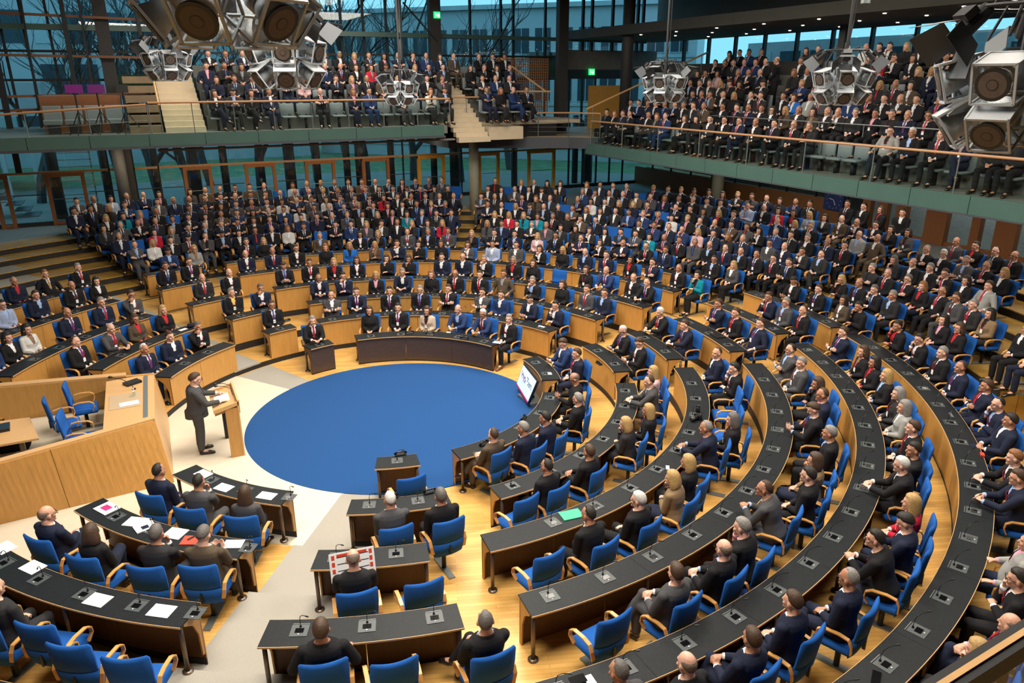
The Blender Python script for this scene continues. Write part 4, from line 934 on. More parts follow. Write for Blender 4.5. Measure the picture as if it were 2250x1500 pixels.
# ------------------------------------------------------------------ side gallery
UR, ZG = 13.14, 4.83
gs = empty('floor_gallery', (UR+3, 2, ZG), 'stepped side gallery with teal glass fascia', kind='structure')
for i in range(14):
    y0 = -9+i*1.6
    b = MB(); b.box(UR-.03, y0+.01, ZG-.42, UR+.03, y0+1.59, ZG+.01); b.build('fascia_panel', M['teal_glass'], gs)
b = MB(); b.box(UR+.03, -9, ZG-.35, 21.5, 13.4, ZG); b.build('slab', M['gal_floor'], gs)
b = MB(); b.box(UR-.05, -9, ZG-.46, UR+1.4, 13.4, ZG-.42); b.build('soffit_edge', M['slab'], gs)
for j in range(1, 8):
    x0 = 13.25+.85*j+.3; b = MB(); b.box(x0, -9, ZG+.4*(j-1)-(.0 if j > 1 else 0), 21.45, 13.2-.35*j, ZG+.4*j); b.build('step', M['gal_floor'], gs)
def railing(name, pts, h, zs, post_sp, glass, lab, rail=M['rail_wood'], cat='railing', rr=.035, prad=.018):
    e = empty(name, pts[0], lab, cat)
    for a, c in zip(pts, pts[1:]):
        a = Vector(a); c = Vector(c); L = (c-a).length; n = max(1, round(L/post_sp)); up = Vector((0, 0, h))
        b = MB(); b.tube([a+up, c+up], rr, 8); b.build('handrail', rail, e)
        for i in range(n+1):
            p = a.lerp(c, i/n); b = MB(); b.cyl(p-Vector((0, 0, .03)), p+up, prad, 6); b.build('post', M['steel'], e)
            if glass and i < n:
                q = a.lerp(c, (i+1)/n); d = (q-p).normalized()*.03; b = MB(); b.bar(p+d+Vector((0, 0, h*.48)), q-d+Vector((0, 0, h*.48)), .012, h*.86); b.build('pane', M['rail_glass'], e)
        for z in zs: b = MB(); o_ = Vector((0, 0, z)); b.tube([a+o_, c+o_], .010, 5); b.build('wire', M['steel'], e)
    return e
railing('glass_railing', [(UR, -8.5, ZG), (UR, 13.0, ZG)], .95, [], 2.4, True, 'long glass railing with wooden handrail along the side gallery')
railing('steel_railing', [(14.62, -8, ZG+.4), (14.62, 7.0, ZG+.4)], .98, [], 1.75, False, 'thin grey steel railing between first and second gallery row', M['steel'], rr=.018)
# ------------------------------------------------------------------ far gallery
VL, ZL = 13.0, 5.78
gf = empty('floor_gallery', (0, VL+3, ZL), 'stepped far gallery with pale teal glass fascia', kind='structure')
for i in range(9):
    x0 = -9.5+i*1.76; b = MB(); b.box(x0+.01, VL-.03, ZL-.38, x0+1.75, VL+.03, ZL+.01); b.build('fascia_panel', M['teal_glass'], gf)
b = MB(); b.box(-9.5, VL+.03, ZL-.3, 6.5, 19.9, ZL); b.build('slab', M['gal_floor'], gf); b = MB(); b.box(6.5, VL+1.7, ZL-.15, 13.6, 19.9, ZL); b.build('slab', M['stair'], gf)
b = MB(); b.box(-9.5, VL-.02, ZL-.46, 6.4, VL+2.8, ZL-.38); b.build('soffit_edge', M['slab'], gf)
b = MB(); b.box(-4, VL+.6, ZL-.62, 7.2, VL+.9, ZL-.56); b.build('soffit_light_strip', M['soffit'], gf)
for j in range(1, 6):
    y0 = VL+.95+.85*j-.1; b = MB(); b.box(-2.2, y0, ZL+.45*(j-1), 7.0, 19.9, ZL+.45*j); b.build('step', M['gal_floor'], gf)
    b = MB(); b.box(8.4+.1*j, y0, ZL+.45*(j-1), 11.2, 19.9, ZL+.45*j); b.build('step', M['gal_floor'], gf)
def stair(name, x0, x1, y0, y1, z0, z1, n, lab):
    e = empty(name, ((x0+x1)/2, y0, z0), lab, 'stairs')
    for i in range(n):
        ya = y0+(y1-y0)*i/n; za = z0+(z1-z0)*(i+1)/n; b = MB(); b.box(x0, ya, z0-.02, x1, y1, za); b.build('tread', M['stair'], e)
    return e
stair('gallery_stairs', -3.65, -2.35, VL+.5, VL+4.6, ZL, 7.75, 11, 'pale wooden stairs beside the far gallery seats')
stair('gallery_stairs', 7.05, 8.45, VL+.2, VL+4.6, ZL-.68, 7.75, 15, 'pale wooden stairs between the far gallery seat blocks')
e = empty('stair_flank', (-4.4, VL+2, ZL), 'stacked wooden boards flanking the pale stairs', 'panel')
for i in range(6):
    b = MB(); b.box(-4.75, VL+.6+i*.5, ZL+i*.32, -3.72, VL+4.6, ZL+i*.32+.24); b.build('board', mat('flank_board', (0.20, 0.14, 0.08), .6, var=.3, scale=3) if i == 0 else bpy.data.materials['flank_board'], e)
b = MB(); b.box(-7.4, VL+2.6, ZL, -4.9, VL+4.5, ZL+1.2); tag(b.build('dark_counter', M['rail_brown']), 'brown wooden counter behind the tripod lamps', 'counter')
for i in range(4):
    x0 = -7.3+i*.62; e = empty('lounge_seat', (x0, VL+1.4, ZL), '%s low grey seat behind the tripod lamps' % ORD[i], 'chair', 'low grey seats behind the tripods'); b = MB(); rbox(b, x0, VL+1.3, ZL+.3, x0+.55, VL+1.8, ZL+.46); b.build('seat', M['gal_seat'], e); b = MB(); rbox(b, x0, VL+1.75, ZL+.4, x0+.55, VL+1.88, ZL+.9); b.build('backrest', M['gal_seat'], e)
    b = MB(); b.box(x0+.1, VL+1.4, ZL, x0+.45, VL+1.7, ZL+.3); b.build('base', M['black_metal'], e)
railing('glass_railing', [(-4.1, VL, ZL), (6.6, VL, ZL)], 1.0, [], 1.32, True, 'glass railing with wooden handrail along the far gallery')
railing('low_railing', [(-9.4, VL-.0, ZL-.35), (-4.15, VL-.0, ZL-.05)], 1.0, [.5], 1.6, True, 'sloping wooden handrail in front of the tripod lamps')
railing('steel_railing', [(6.65, VL+1.75, ZL), (9.45, VL+1.75, ZL)], 1.0, [], 1.4, False, 'wooden handrail above the landing steps')
railing('stair_handrail', [(-3.75, VL+.5, ZL), (-3.75, VL+4.6, ZL+2.0)], .9, [], 1.4, False, 'light wooden handrail rising beside the pale stairs', M['oak_light'])
# corner landing
ZC = 5.1
P0, P1 = at_z(985, 300, ZC), at_z(1250, 300, ZC)
b = MB(); b.poly([(P0.x, P0.y), (P1.x, P1.y), (UR+.3, 12.9), (21, 12.9), (21, 20), (P0.x, 20)], ZC-.5, ZC-.02); structure('floor_landing', b, M['slab'], 'slate grey corner landing joining the two galleries')
b = MB(); b.poly([(P0.x, P0.y+.05), (P1.x, P1.y+.05), (UR+.3, 12.95), (21, 12.95), (21, 20), (P0.x, 20)], ZC-.02, ZC); structure('floor_landing', b, mat('landing_wood', (.34, .26, .17), .4, var=.15, scale=4), 'pale floor of the corner landing')
railing('bar_railing', [(P0.x, P0.y+.05, ZC), (P1.x, P1.y+.05, ZC), (UR+.2, 12.6, ZC)], 1.0, [.2, .4, .6, .8], 1.35, False, 'wire railing with wooden handrail around the corner landing')
b = MB(); b.box(8.6, VL+.7, ZC, 10.2, VL+1.7, ZC+.52); tag(b.build('deck_front', M['stair']), 'pale wooden platform front behind the landing railing', 'platform')
b = MB(); b.box(10.6, VL+1.75, ZC, 12.4, VL+1.9, ZC+.52); tag(b.build('niche_shade', M['plinth']), 'black panel with painted shade for the opening below the wooden deck', 'niche')  # solid black box; its colour gives the shade of an open niche
# lattice screen
ls = empty('lattice_screen', (12.3, 18, 6), 'orange brown timber lattice screen behind the second seat block', 'screen')
mm = mat('lattice_wood', (0.34, 0.12, 0.025), .5); xs_ = np.linspace(10.96, 13.7, 26); bb = MB()
for i, x in enumerate(xs_): b = MB(); b.box(x-.018, 17.98, 5.95, x+.018, 18.02, 8.42); b.build('slat', mm, ls)
for z in np.linspace(5.98, 8.40, 21): b = MB(); b.box(10.94, 17.95, z-.016, 13.72, 17.98, z+.016); b.build('slat', mm, ls)
# sloping rails by the landing
for nm, A_, B_, lab in (('slope_rail', at_y(1100, 128, 17.8), at_y(1198, 200, 16.0), 'wooden rail sloping down in front of the lattice screen'),
                        ('slope_rail', at_y(1289, 240, 13.5), at_x(1555, 115, 19.5), 'long wooden rail rising beside the side gallery seats'),
                        ('level_rail', at_y(1095, 201, 15.0), at_y(1210, 201, 15.0), 'level wooden rail in front of the second seat block')):
    e = empty(nm, A_, lab, 'handrail'); b = MB(); b.tube([A_, B_], .04, 8); b.build('rail', M['oak_light'], e)
    for t in (.05, .35, .65, .95): p = A_.lerp(B_, t); b = MB(); b.cyl(p-Vector((0, 0, .75)), p, .018, 6); b.build('post', M['steel'], e)
# ------------------------------------------------------------------ rostrum
pod = empty('rostrum', (-6.5, .9, 0), 'large oak rostrum with slanted front and raised side walls', 'rostrum')
ZR, zt = .45, 1.22
def slant(mb, pb, pt, th, z0, z1):
    """wall between base line pb and top line pt, thickness th towards +n"""
    (a, c), (d, e_) = pb, pt; n_ = Vector((th[0], th[1], 0)); V = Vector
    vs = [V((*a, z0)), V((*c, z0)), V((*e_, z1)), V((*d, z1))]; vs += [v+n_ for v in vs]
    mb.add(vs, [(0, 1, 2, 3), (7, 6, 5, 4), (0, 4, 5, 1), (1, 5, 6, 2), (2, 6, 7, 3), (3, 7, 4, 0)])
nb0, nb1 = (-4.94, -.92), (-9.6, -1.26); nt0, nt1 = (-5.1, -.52), (-9.6, -1.85)
def lerp2(a, c, t): return (a[0]+(c[0]-a[0])*t, a[1]+(c[1]-a[1])*t)
for i, (t0, t1) in enumerate(((0, .385), (.387, .72), (.722, 1))):
    b = MB()
    for q in range(16):
        t2, t3 = t0+(t1-t0)*q/16, t0+(t1-t0)*(q+1)/16; slant(b, (lerp2(nb0, nb1, t2), lerp2(nb0, nb1, t3)), (lerp2(nt0, nt1, t2), lerp2(nt0, nt1, t3)), (0, .12), 0, zt)
    b.build('side_panel', M['oak'], pod)
    continue
    b = MB(); slant(b, (lerp2(nb0, nb1, t0), lerp2(nb0, nb1, t1)), (lerp2(nt0, nt1, t0), lerp2(nt0, nt1, t1)), (0, .12), 0, zt); b.build('side_panel', M['oak'], pod)
b = MB(); slant(b, ((-4.94, -.92), (-4.90, 2.75)), ((-5.1, -.52), (-5.04, 2.18)), (-.08, 0), 0, zt); b.build('front_panel', M['oak_light'], pod)
b = MB(); slant(b, ((-4.90, 2.75), (-9.6, 3.1)), ((-5.04, 2.18), (-9.6, 3.1)), (0, -.1), 0, zt+.02); b.build('side_panel', M['oak'], pod)
b = MB(); slant(b, ((-5.1, -.50), (-9.6, -1.83)), ((-5.1, -.50), (-9.6, -1.83)), (0, .16), zt, zt+.04); b.build('top_rail', M['oak_light'], pod)
b = MB(); slant(b, ((-5.6, 2.18), (-9.6, 3.05)), ((-5.6, 2.18), (-9.6, 3.05)), (0, .2), zt+.02, zt+.06); b.build('top_rail', M['oak_light'], pod)
b = MB(); b.poly([(-5.1, -.5), (-5.04, 2.2), (-6.0, 2.1), (-6.0, -.62)], zt-.03, zt+.01); b.build('desk_top', M['oak_light'], pod)
b = MB(); b.poly([(-5.22, -.42), (-5.17, 2.05), (-5.25, 2.05), (-5.30, -.42)], zt+.01, zt+.03); b.build('metal_inlay', M['steel'], pod)
b = MB(); b.poly([(-5.12, -.58), (-5.05, 2.3), (-9.6, 2.95), (-9.6, -1.2)], .02, ZR); b.build('podium_floor', M['pale_floor'], pod)
b = MB(); b.poly([(-7.1, -.2), (-7.35, .95), (-9, 1.1), (-9, -.2)], 1.10, 1.14); b.build('side_table', M['oak_light'], pod)
b = MB(); b.box(-8.6, .2, ZR, -8.4, .4, 1.1); b.box(-7.5, .2, ZR, -7.42, .3, 1.1); b.build('table_leg', M['bronze'], pod)
b = MB(); b.box(-5.92, .35, zt+.012, -5.32, 1.15, zt+.018); b.build('writing_plate', mat('plate_beige', (.5, .36, .22), .3), pod)
for i, (x, y, r) in enumerate(((-6.45, 1.55, -88), (-6.75, .85, -80), (-6.45, -.05, -95))):
    chair(Vector((x, y, ZR)), radians(r), 'empty blue armchair on the rostrum, %s from the far side wall' % ORD[i], 'blue armchairs on the rostrum')
def flat(name, lab, cat, p, sx, sy, rz, m, th=.006, group=None):
    b = MB(); b.box(-sx/2, -sy/2, 0, sx/2, sy/2, th); o = link(name, b.mesh(name, m), None); o.location = p; o.rotation_euler = (0, 0, rz); return tag(o, lab, cat, group)
e = empty('desk_microphone', (-5.45, 1.35, zt+.01), 'black gooseneck microphone on the rostrum desk', 'microphone'); b = MB(); b.cyl((-5.45, 1.35, zt+.01), (-5.45, 1.35, zt+.03), .04, 10); b.build('foot', M['black_plastic'], e); b = MB(); b.tube([(-5.45, 1.35, zt+.02), (-5.5, 1.3, zt+.18), (-5.65, 1.35, zt+.28), (-5.82, 1.42, zt+.32)], .008, 6); b.build('gooseneck', M['black_metal'], e); b = MB(); b.ell((-5.86, 1.44, zt+.33), (.045, .03, .03), 8, 6); b.build('capsule', M['black_plastic'], e)
flat('control_box', 'black control box with switches on the rostrum desk', 'device', Vector((-5.48, 1.72, zt+.012)), .32, .22, .5, M['black_plastic'], .05)
flat('paper_sheet', 'white sheet of paper on the rostrum desk', 'paper', Vector((-5.55, .55, zt+.02)), .36, .2, .08, M['paper'])
for i, yy in enumerate((.95, .85)):
    e = empty('glass_tumbler' if i else 'water_bottle', (-5.45, yy+.05, zt+.012), 'small water bottle on the rostrum desk' if not i else 'drinking glass beside the water bottle', 'glass' if i else 'bottle'); b = MB(); b.cyl((-5.45, yy+.05, zt+.012), (-5.45, yy+.05, zt+.14), .028, 10); b.build('body', M['glass'], e); b = MB(); b.cyl((-5.45, yy+.05, zt+.14), (-5.45, yy+.05, zt+.17 if not i else zt+.143), .014 if not i else .028, 8); b.build('cap' if not i else 'rim', M['green_sign'] if 0 else M['paper'], e)
flat('control_box', 'black control box with buttons on the side table of the rostrum', 'device', Vector((-7.75, .55, 1.14)), .22, .34, .1, M['black_plastic'], .06)
e = empty('shoulder_bag', (-7.75, 1.05, ZR), 'black bag lying on the rostrum floor', 'bag'); b = MB(); rbox(b, -8.05, .9, ZR, -7.45, 1.2, ZR+.22, .08); b.build('bag_body', M['suit_black'], e, True); b = MB(); b.tube([(-7.95, 1.05, ZR+.2), (-7.9, 1.05, ZR+.3), (-7.6, 1.05, ZR+.3), (-7.55, 1.05, ZR+.2)], .015, 6); b.build('handle', M['suit_black'], e)
# ------------------------------------------------------------------ lectern and speaker
le = empty('lectern', (-3.75, .2, 0), 'oak lectern with two columns and tilted tray holding white papers', 'lectern')
b = MB(); b.box(-3.80, -.36, 0, -3.56, -.26, 1.12); b.build('column', M['oak'], le)
b = MB(); b.box(-3.56, -.37, 0, -3.53, -.25, 1.17); b.build('edge_board', M['oak_light'], le)
b = MB(); b.box(-3.82, .62, 0, -3.72, .72, 1.1); b.build('column', M['black_metal'], le)
def tray(x0, x1, y0, y1, z0, z1, th):  # rises from z0 at x0 to z1 at x1
    return [(x0, y0, z0), (x1, y0, z1), (x1, y1, z1), (x0, y1, z0), (x0, y0, z0+th), (x1, y0, z1+th), (x1, y1, z1+th), (x0, y1, z0+th)], [(0, 3, 2, 1), (4, 5, 6, 7), (0, 1, 5, 4), (1, 2, 6, 5), (2, 3, 7, 6), (3, 0, 4, 7)]
b = MB(); b.add(*tray(-4.02, -3.53, -.36, .74, 1.06, 1.17, .03)); b.build('tray', M['oak_light'], le)
b = MB(); b.add(*tray(-4.02, -3.53, -.38, -.33, 1.06, 1.17, .08)); b.add(*tray(-4.02, -3.53, .72, .77, 1.06, 1.17, .08)); b.box(-3.55, -.38, 1.0, -3.51, .77, 1.28); b.build('tray_rim', M['oak_light'], le)
b = MB(); b.add(*tray(-4.0, -3.56, -.3, .7, .98, 1.08, .06)); b.build('tray_box', M['oak'], le)
o = MB(); o.add(*tray(-3.95, -3.66, .0, .42, 1.105, 1.17, .006)); tag(o.build('manuscript', M['paper']), 'white manuscript pages on the lectern tray', 'paper')
e = empty('lectern_microphone', (-3.58, .25, 1.2), 'pair of black gooseneck microphones on the lectern', 'microphone')
for s in (-.1, .12):
    b = MB(); b.tube([(-3.58, .25+s, 1.2), (-3.6, .25+s, 1.35), (-3.72, .25+s*.8, 1.42), (-3.86, .26+s*.6, 1.44)], .007, 6); b.build('gooseneck', M['black_metal'], e); b = MB(); b.ell((-3.88, .26+s*.6, 1.44), (.04, .022, .022), 8, 6); b.build('capsule', M['black_plastic'], e)
sp = person((-4.33, .2, 0), radians(-88), 'm', 'g', 'w', 'k', 'b', 'S', 'brown-haired man in dark grey suit standing at the lectern with both hands on it', None, 'short', True, False, 1.0); sp.scale = (1.16, 1.16, 1.04)
# presentation monitor on the carpet edge
mo = empty('presentation_monitor', (3.05, -.5, 0), 'flat monitor tilted on a low stand at the carpet edge, showing a logo', 'monitor')
Q = [Vector((3.13, .22, .14)), Vector((2.86, -.96, .14)), Vector((2.98, -1.25, .82)), Vector((3.20, -.14, .82))]
Q = [at_z(1134, 845, .15), at_z(1159, 887, .15), at_z(1180, 837, .85), at_z(1150, 799, .85)]
n_ = (Q[1]-Q[0]).cross(Q[3]-Q[0]).normalized()
if n_.dot(CAM-Q[0]) < 0: n_ = -n_
def plate(mb, q, d0, d1):
    vs = [v+n_*d0 for v in q]+[v+n_*d1 for v in q]; mb.add(vs, [(3, 2, 1, 0), (4, 5, 6, 7), (0, 1, 5, 4), (1, 2, 6, 5), (2, 3, 7, 6), (3, 0, 4, 7)])
b = MB(); plate(b, Q, -.06, 0); b.build('casing', M['black_plastic'], mo)
def sub(u0, u1, v0, v1):
    f = lambda u, v: Q[0]*(1-u)*(1-v)+Q[1]*u*(1-v)+Q[2]*u*v+Q[3]*(1-u)*v
    return [f(u0, v0), f(u1, v0), f(u1, v1), f(u0, v1)]
b = MB(); plate(b, sub(.02, .98, .09, .97), .001, .004); b.build('display', mat('lit_display', (.6, .75, .9), .3, emit=(.62, .80, 1.0), estr=.62), mo)
b = MB(); plate(b, sub(.02, .98, .02, .09), .001, .005); b.build('magenta_bar', mat('magenta_strip', (.35, .01, .12), .4, emit=(.45, .01, .16), estr=.7), mo)
ud = (Q[1]-Q[0]).normalized(); vd = n_.cross(ud).normalized()
if vd.z < 0: vd = -vd
for txt, u, m_ in (('Hyp', .14, mat('logo_magenta', (.25, .02, .14), .5)), ('Zert', .53, mat('logo_grey', (.12, .13, .16), .5))):
    cu = bpy.data.curves.new('logo', 'FONT'); cu.body = txt; cu.size = .26; cu.extrude = .001
    o = bpy.data.objects.new('tmp', cu); COL.objects.link(o); tm_ = bpy.data.meshes.new_from_object(o.evaluated_get(bpy.context.evaluated_depsgraph_get())); bpy.data.objects.remove(o); tm_.materials.clear(); tm_.materials.append(m_)
    o = bpy.data.objects.new('lettering', tm_); COL.objects.link(o); o.parent = mo
    f = sub(u, u+.1, .52, .6)[0]+n_*.006; o.matrix_local = Matrix.Translation(f-mo.location) @ Matrix((ud, (vd*1.05), n_)).transposed().to_4x4()
b = MB(); c_ = sum(Q, Vector())/4; b.box(c_.x-.05, c_.y-.35, .02, c_.x+.45, c_.y+.35, .09); b.build('stand_base', M['steel'], mo); b = MB(); b.bar((c_.x+.2, c_.y, .05), c_-n_*.05, .08, .08); b.build('stand_arm', M['black_metal'], mo)
b = MB()
for dx in (-.02, .4):
    for dy in (-.3, .3): b.cyl((c_.x+dx, c_.y+dy-.02, .035), (c_.x+dx, c_.y+dy+.02, .035), .034, 8)
b.build('caster', M['black_plastic'], mo)

for i in range(9):
    for j in range(3):
        x, y = 16.2+j*1.9, -6+i*2.5
        b = MB(); b.cyl((x, y, 9.33), (x, y, 9.35), .05, 8); tag(b.build('downlight', M['downlight']) if 'downlight' in M else b.build('downlight', M.setdefault('downlight', mat('downlight_glow', (1, .9, .7), .5, emit=(1, .85, .6), estr=12))), 'small round ceiling downlight, %s from the near end in the %s line from the hall' % (ORD[i], ORD[j]), 'lamp', 'downlights of the side gallery ceiling')
# ------------------------------------------------------------------ gallery people placed one by one, then the mass
def decim(me, ratio):
    o = bpy.data.objects.new('tmp', me); COL.objects.link(o); d = o.modifiers.new('d', 'DECIMATE'); d.ratio = ratio
    dg = bpy.context.evaluated_depsgraph_get(); out = bpy.data.meshes.new_from_object(o.evaluated_get(dg)); bpy.data.objects.remove(o); return out
def arrays(me, M4=None):
    n = len(me.vertices); v = np.empty(n*3); me.vertices.foreach_get('co', v); v = v.reshape(-1, 3)
    if M4 is not None:
        A = np.array(M4); v = v @ A[:3, :3].T + A[:3, 3]
    li = np.empty(len(me.loops), int); me.loops.foreach_get('vertex_index', li); lt = np.empty(len(me.polygons), int); me.polygons.foreach_get('loop_total', lt)
    return v, li, lt
LOW = {}; LOWP = {}; LOWH = {}
def low(key, style):
    if (key, style) in LOW: return LOW[(key, style)]
    p = pose(key)
    if key not in LOWP:
        LOWP[key] = []
        for nm, slot, target in (('person', 0, 560), ('jacket', 1, 230), ('trousers', 2, 140), ('shirt', 3, 90), ('shoes', 5, 40), ('tie', 6, 99)):
            me = decim(p[nm], target/len(p[nm].polygons)) if len(p[nm].polygons) > target else p[nm]; LOWP[key].append(arrays(me)+(slot,))
    if style not in LOWH: LOWH[style] = HAIR[style]
    parts = LOWP[key]+[arrays(LOWH[style], p['_head'])+(4,)]
    V_, LI, LT, SL = [], [], [], []; off = 0
    for v, li, lt, s in parts:
        V_.append(v); LI.append(li+off); LT.append(lt); SL.append(np.full(len(lt), s)); off += len(v)
    LOW[(key, style)] = (np.vstack(V_), np.concatenate(LI), np.concatenate(LT), np.concatenate(SL)); return LOW[(key, style)]
CM = [SK[0], SK[1], SK[2]]+[SM[k] for k in 'kngboertwplyBT']+[SHIRT[k][1] for k in 'wbkpg']+[HM[k] for k in 'dblgwxhr']+[M['shoe_black'], TIE['r'][1], TIE['b'][1], TIE['k'][1], M['blue_fabric'], M['beech'], M['black_metal'], M['gal_seat']]
CI = {m.name: i for i, m in enumerate(CM)}
class Mass:
    def __init__(s): s.V = []; s.LI = []; s.LT = []; s.MI = []; s.n = 0
    def add(s, geo, loc, rz, slotmap, scale=1.0):
        v, li, lt, sl = geo; c, q = cos(rz), sin(rz); R = np.array([[c, -q, 0], [q, c, 0], [0, 0, 1]])
        s.V.append(v @ R.T*scale+np.array(loc)); s.LI.append(li+s.n); s.LT.append(lt); s.MI.append(np.array(slotmap)[sl]); s.n += len(v)
    def build(s, name, label, category, smooth=True):
        V_ = np.vstack(s.V); LI = np.concatenate(s.LI); LT = np.concatenate(s.LT); MI = np.concatenate(s.MI)
        me = bpy.data.meshes.new(name); me.vertices.add(len(V_)); me.vertices.foreach_set('co', V_.ravel()); me.loops.add(len(LI)); me.loops.foreach_set('vertex_index', LI.astype(np.int32))
        me.polygons.add(len(LT)); ls = np.concatenate([[0], np.cumsum(LT)[:-1]]); me.polygons.foreach_set('loop_start', ls.astype(np.int32)); me.polygons.foreach_set('loop_total', LT.astype(np.int32))
        used = sorted(set(MI.tolist())); rm = {u: i for i, u in enumerate(used)}
        for u in used: me.materials.append(CM[u])
        me.polygons.foreach_set('material_index', np.array([rm[m] for m in MI.tolist()], np.int32)); me.polygons.foreach_set('use_smooth', np.full(len(LT), smooth)); me.update(calc_edges=True)
        o = bpy.data.objects.new(name, me); COL.objects.link(o); return tag(o, label, category, None, 'stuff')
def chair_geo():
    V_, LI, LT, SL = [], [], [], []; off = 0
    for me, s, r in ((SEATM, 0, 1), (BACKM, 0, .5), (ARML, 1, 1), (ARMR, 1, 1), (PEDM, 2, 1)):
        v, li, lt = arrays(decim(me, r) if r < 1 else me); V_.append(v); LI.append(li+off); LT.append(lt); SL.append(np.full(len(lt), s)); off += len(v)
    return np.vstack(V_), np.concatenate(LI), np.concatenate(LT), np.concatenate(SL)
CG = chair_geo(); CMAP = [CI['blue_upholstery'], CI['beech_armrest'], CI['black_metal']]
def gseat_mb():
    b = MB(); rbox(b, -.25, -.18, .38, .25, .26, .45, .025); s_ = MB()
    b2 = MB(); rbox(b2, -.26, -.30, .42, .26, -.22, .88, .025)
    return b, b2
_a, _b = gseat_mb(); GSEAT = _a.mesh('seat', M['gal_seat'], True); GBACK = _b.mesh('backrest', M['gal_seat'], True); b = MB(); b.box(-.03, -.1, 0, .03, .1, .38); GLEG = b.mesh('support', M['black_metal'])
def gs_geo():
    V_, LI, LT, SL = [], [], [], []; off = 0
    for me, s in ((GSEAT, 0), (GBACK, 0), (GLEG, 1)):
        v, li, lt = arrays(me); V_.append(v); LI.append(li+off); LT.append(lt); SL.append(np.full(len(lt), s)); off += len(v)
    return np.vstack(V_), np.concatenate(LI), np.concatenate(LT), np.concatenate(SL)
GG = gs_geo(); GMAP = [CI['gallery_seat'], CI['black_metal']]
rc = random.Random(11)
def rand_code():
    g = 'w' if rc.random() < .24 else 'm'
    su = rc.choice('kkkkkkeeennnnggob' if g == 'm' else 'kkkkkkeeenogrwlpT'); sh = rc.choice('wwwwwbbkp' if g == 'm' else 'wkkwpg'); ti = rc.choice('nnnrbkk') if g == 'm' else 'n'
    return g+su+sh+ti+rc.choice('ddddbbbbhgxl' if g == 'm' else 'ddbbllr')+rc.choice('LLLlXXCKOP')
def mass_person(mass, loc, rz, code):
    g, su, sh, ti, ha, po = code
    key = {'L': 'wL', 'l': 'wL', 'X': 'wL', 'C': 'wC', 'K': 'wK', 'O': 'wK', 'P': 'wL', 'D': 'wL'}[po] if g == 'w' else ('L' if po == 'D' else po)
    st = rc.choice(['bob', 'long']) if g == 'w' else ('fringe' if ha == 'x' else rc.choice(['short', 'short', 'receding']))
    skin = CI[rc.choice(SK).name]; sm = CI.get(SM[su].name, CI[SM['e'].name]); tr = sm if (g == 'm' and su in 'kngboe') else CI[SM[rc.choice('kne')].name]
    if sh not in 'wbkpg': sh = 'w'
    shm = CI[SHIRT[sh][1].name]; tm = CI[TIE[ti][1].name] if ti in 'rbk' else shm
    mass.add(low(key, st), loc, rz, [skin, sm, tr, shm, CI[HM[ha].name], CI["shoe_leather"], tm], 1.06)
hall_m, seats_m, gal_m, gseat_m = Mass(), Mass(), Mass(), Mass()
for k in range(7, 13):
    c = CEN[k-1]; r = SEAT_R[k-1]; n = int(radians(122)*r/.605); tk = TAKEN.get(k, [])
    lo = min(tk)-.04 if tk else 9; hi = max(tk)+.04 if tk else -9
    for i in range(n):
        a = radians(-8)+i*.605/r+(k % 2)*.3/r
        x, y = c[0]+r*cos(a), c[1]+r*sin(a); z = H_K[k-1]
        if y > 18.9 or x > 19.6 or any(abs(a-t)*r < .58 for t in tk) or hypot(x-8.9, y-15.9) < .6 or hypot(x-18.9, y-12.3) < .8 or hypot(x+5.3, y-19) < .6: continue
        px, py = proj((x, y, z+1.2))
        if 1005 < px < 1056 or 383 < px < 396 or (px > 1780) or a < radians(3) or px < 240-40*(k-7)*.8: continue
        if 1240 < px < 1262 and k > 10: continue
        rz = a+pi/2+lookdelta((x, y, z), a+pi/2)
        seats_m.add(CG, (x, y, z), rz, CMAP)
        if rc.random() < .93: mass_person(hall_m, (x, y, z), rz, rand_code())
# side gallery
def gal_seat_at(px, py):
    best = None
    for j in range(7):
        P = at_x(px, py, 14.04+.85*j); zz = ZG+.40*j+1.25; d = abs(P.z-zz)
        if best is None or d < best[0]: best = (d, j, P.y)
    return best[1], best[2]
GT = {j: [] for j in range(8)}; count = {0: 0, 1: 0}
lines = GALR.strip().splitlines()
for li_, line in enumerate(lines):
    row = sorted([(gal_seat_at(x, y), code) for nm, x, y, code in parse(line)], key=lambda t: -t[0][1])
    for (j, y), code in row:
        if any(abs(y-t) < .3 for t in GT[j]): continue
        GT[j].append(y)
for j in GT: GT[j].sort(reverse=True)
idx = {j: 0 for j in range(8)}; place_seen = set()
for li_, line in enumerate(lines):
    for nm, x, y, code in parse(line):
        j, yy = gal_seat_at(x, y)
        if (j, round(yy, 3)) in place_seen or yy not in GT[j]: continue
        place_seen.add((j, round(yy, 3))); loc = Vector((14.04+.85*j, yy, ZG+.40*j)); rz = pi/2+.12
        if li_ <= 1 and NP[0] < 297:
            o_ = ORD[min(GT[j].index(yy), 29)]; pc = '%s from far end, %s side gallery row' % (o_, ORD[j])
            seat_person(loc, rz, code, describe(code)+', '+pc, 'seated audience on the side gallery')
            e = empty('gallery_chair', loc, 'grey gallery seat, occupied, '+pc, 'chair', 'grey seats of the side gallery', pi/2)
            for q, me in (('seat', GSEAT), ('backrest', GBACK), ('support', GLEG)): link(q, me, e, local=True)
        else:
            mass_person(gal_m, loc, rz, code); gseat_m.add(GG, loc, pi/2, GMAP)
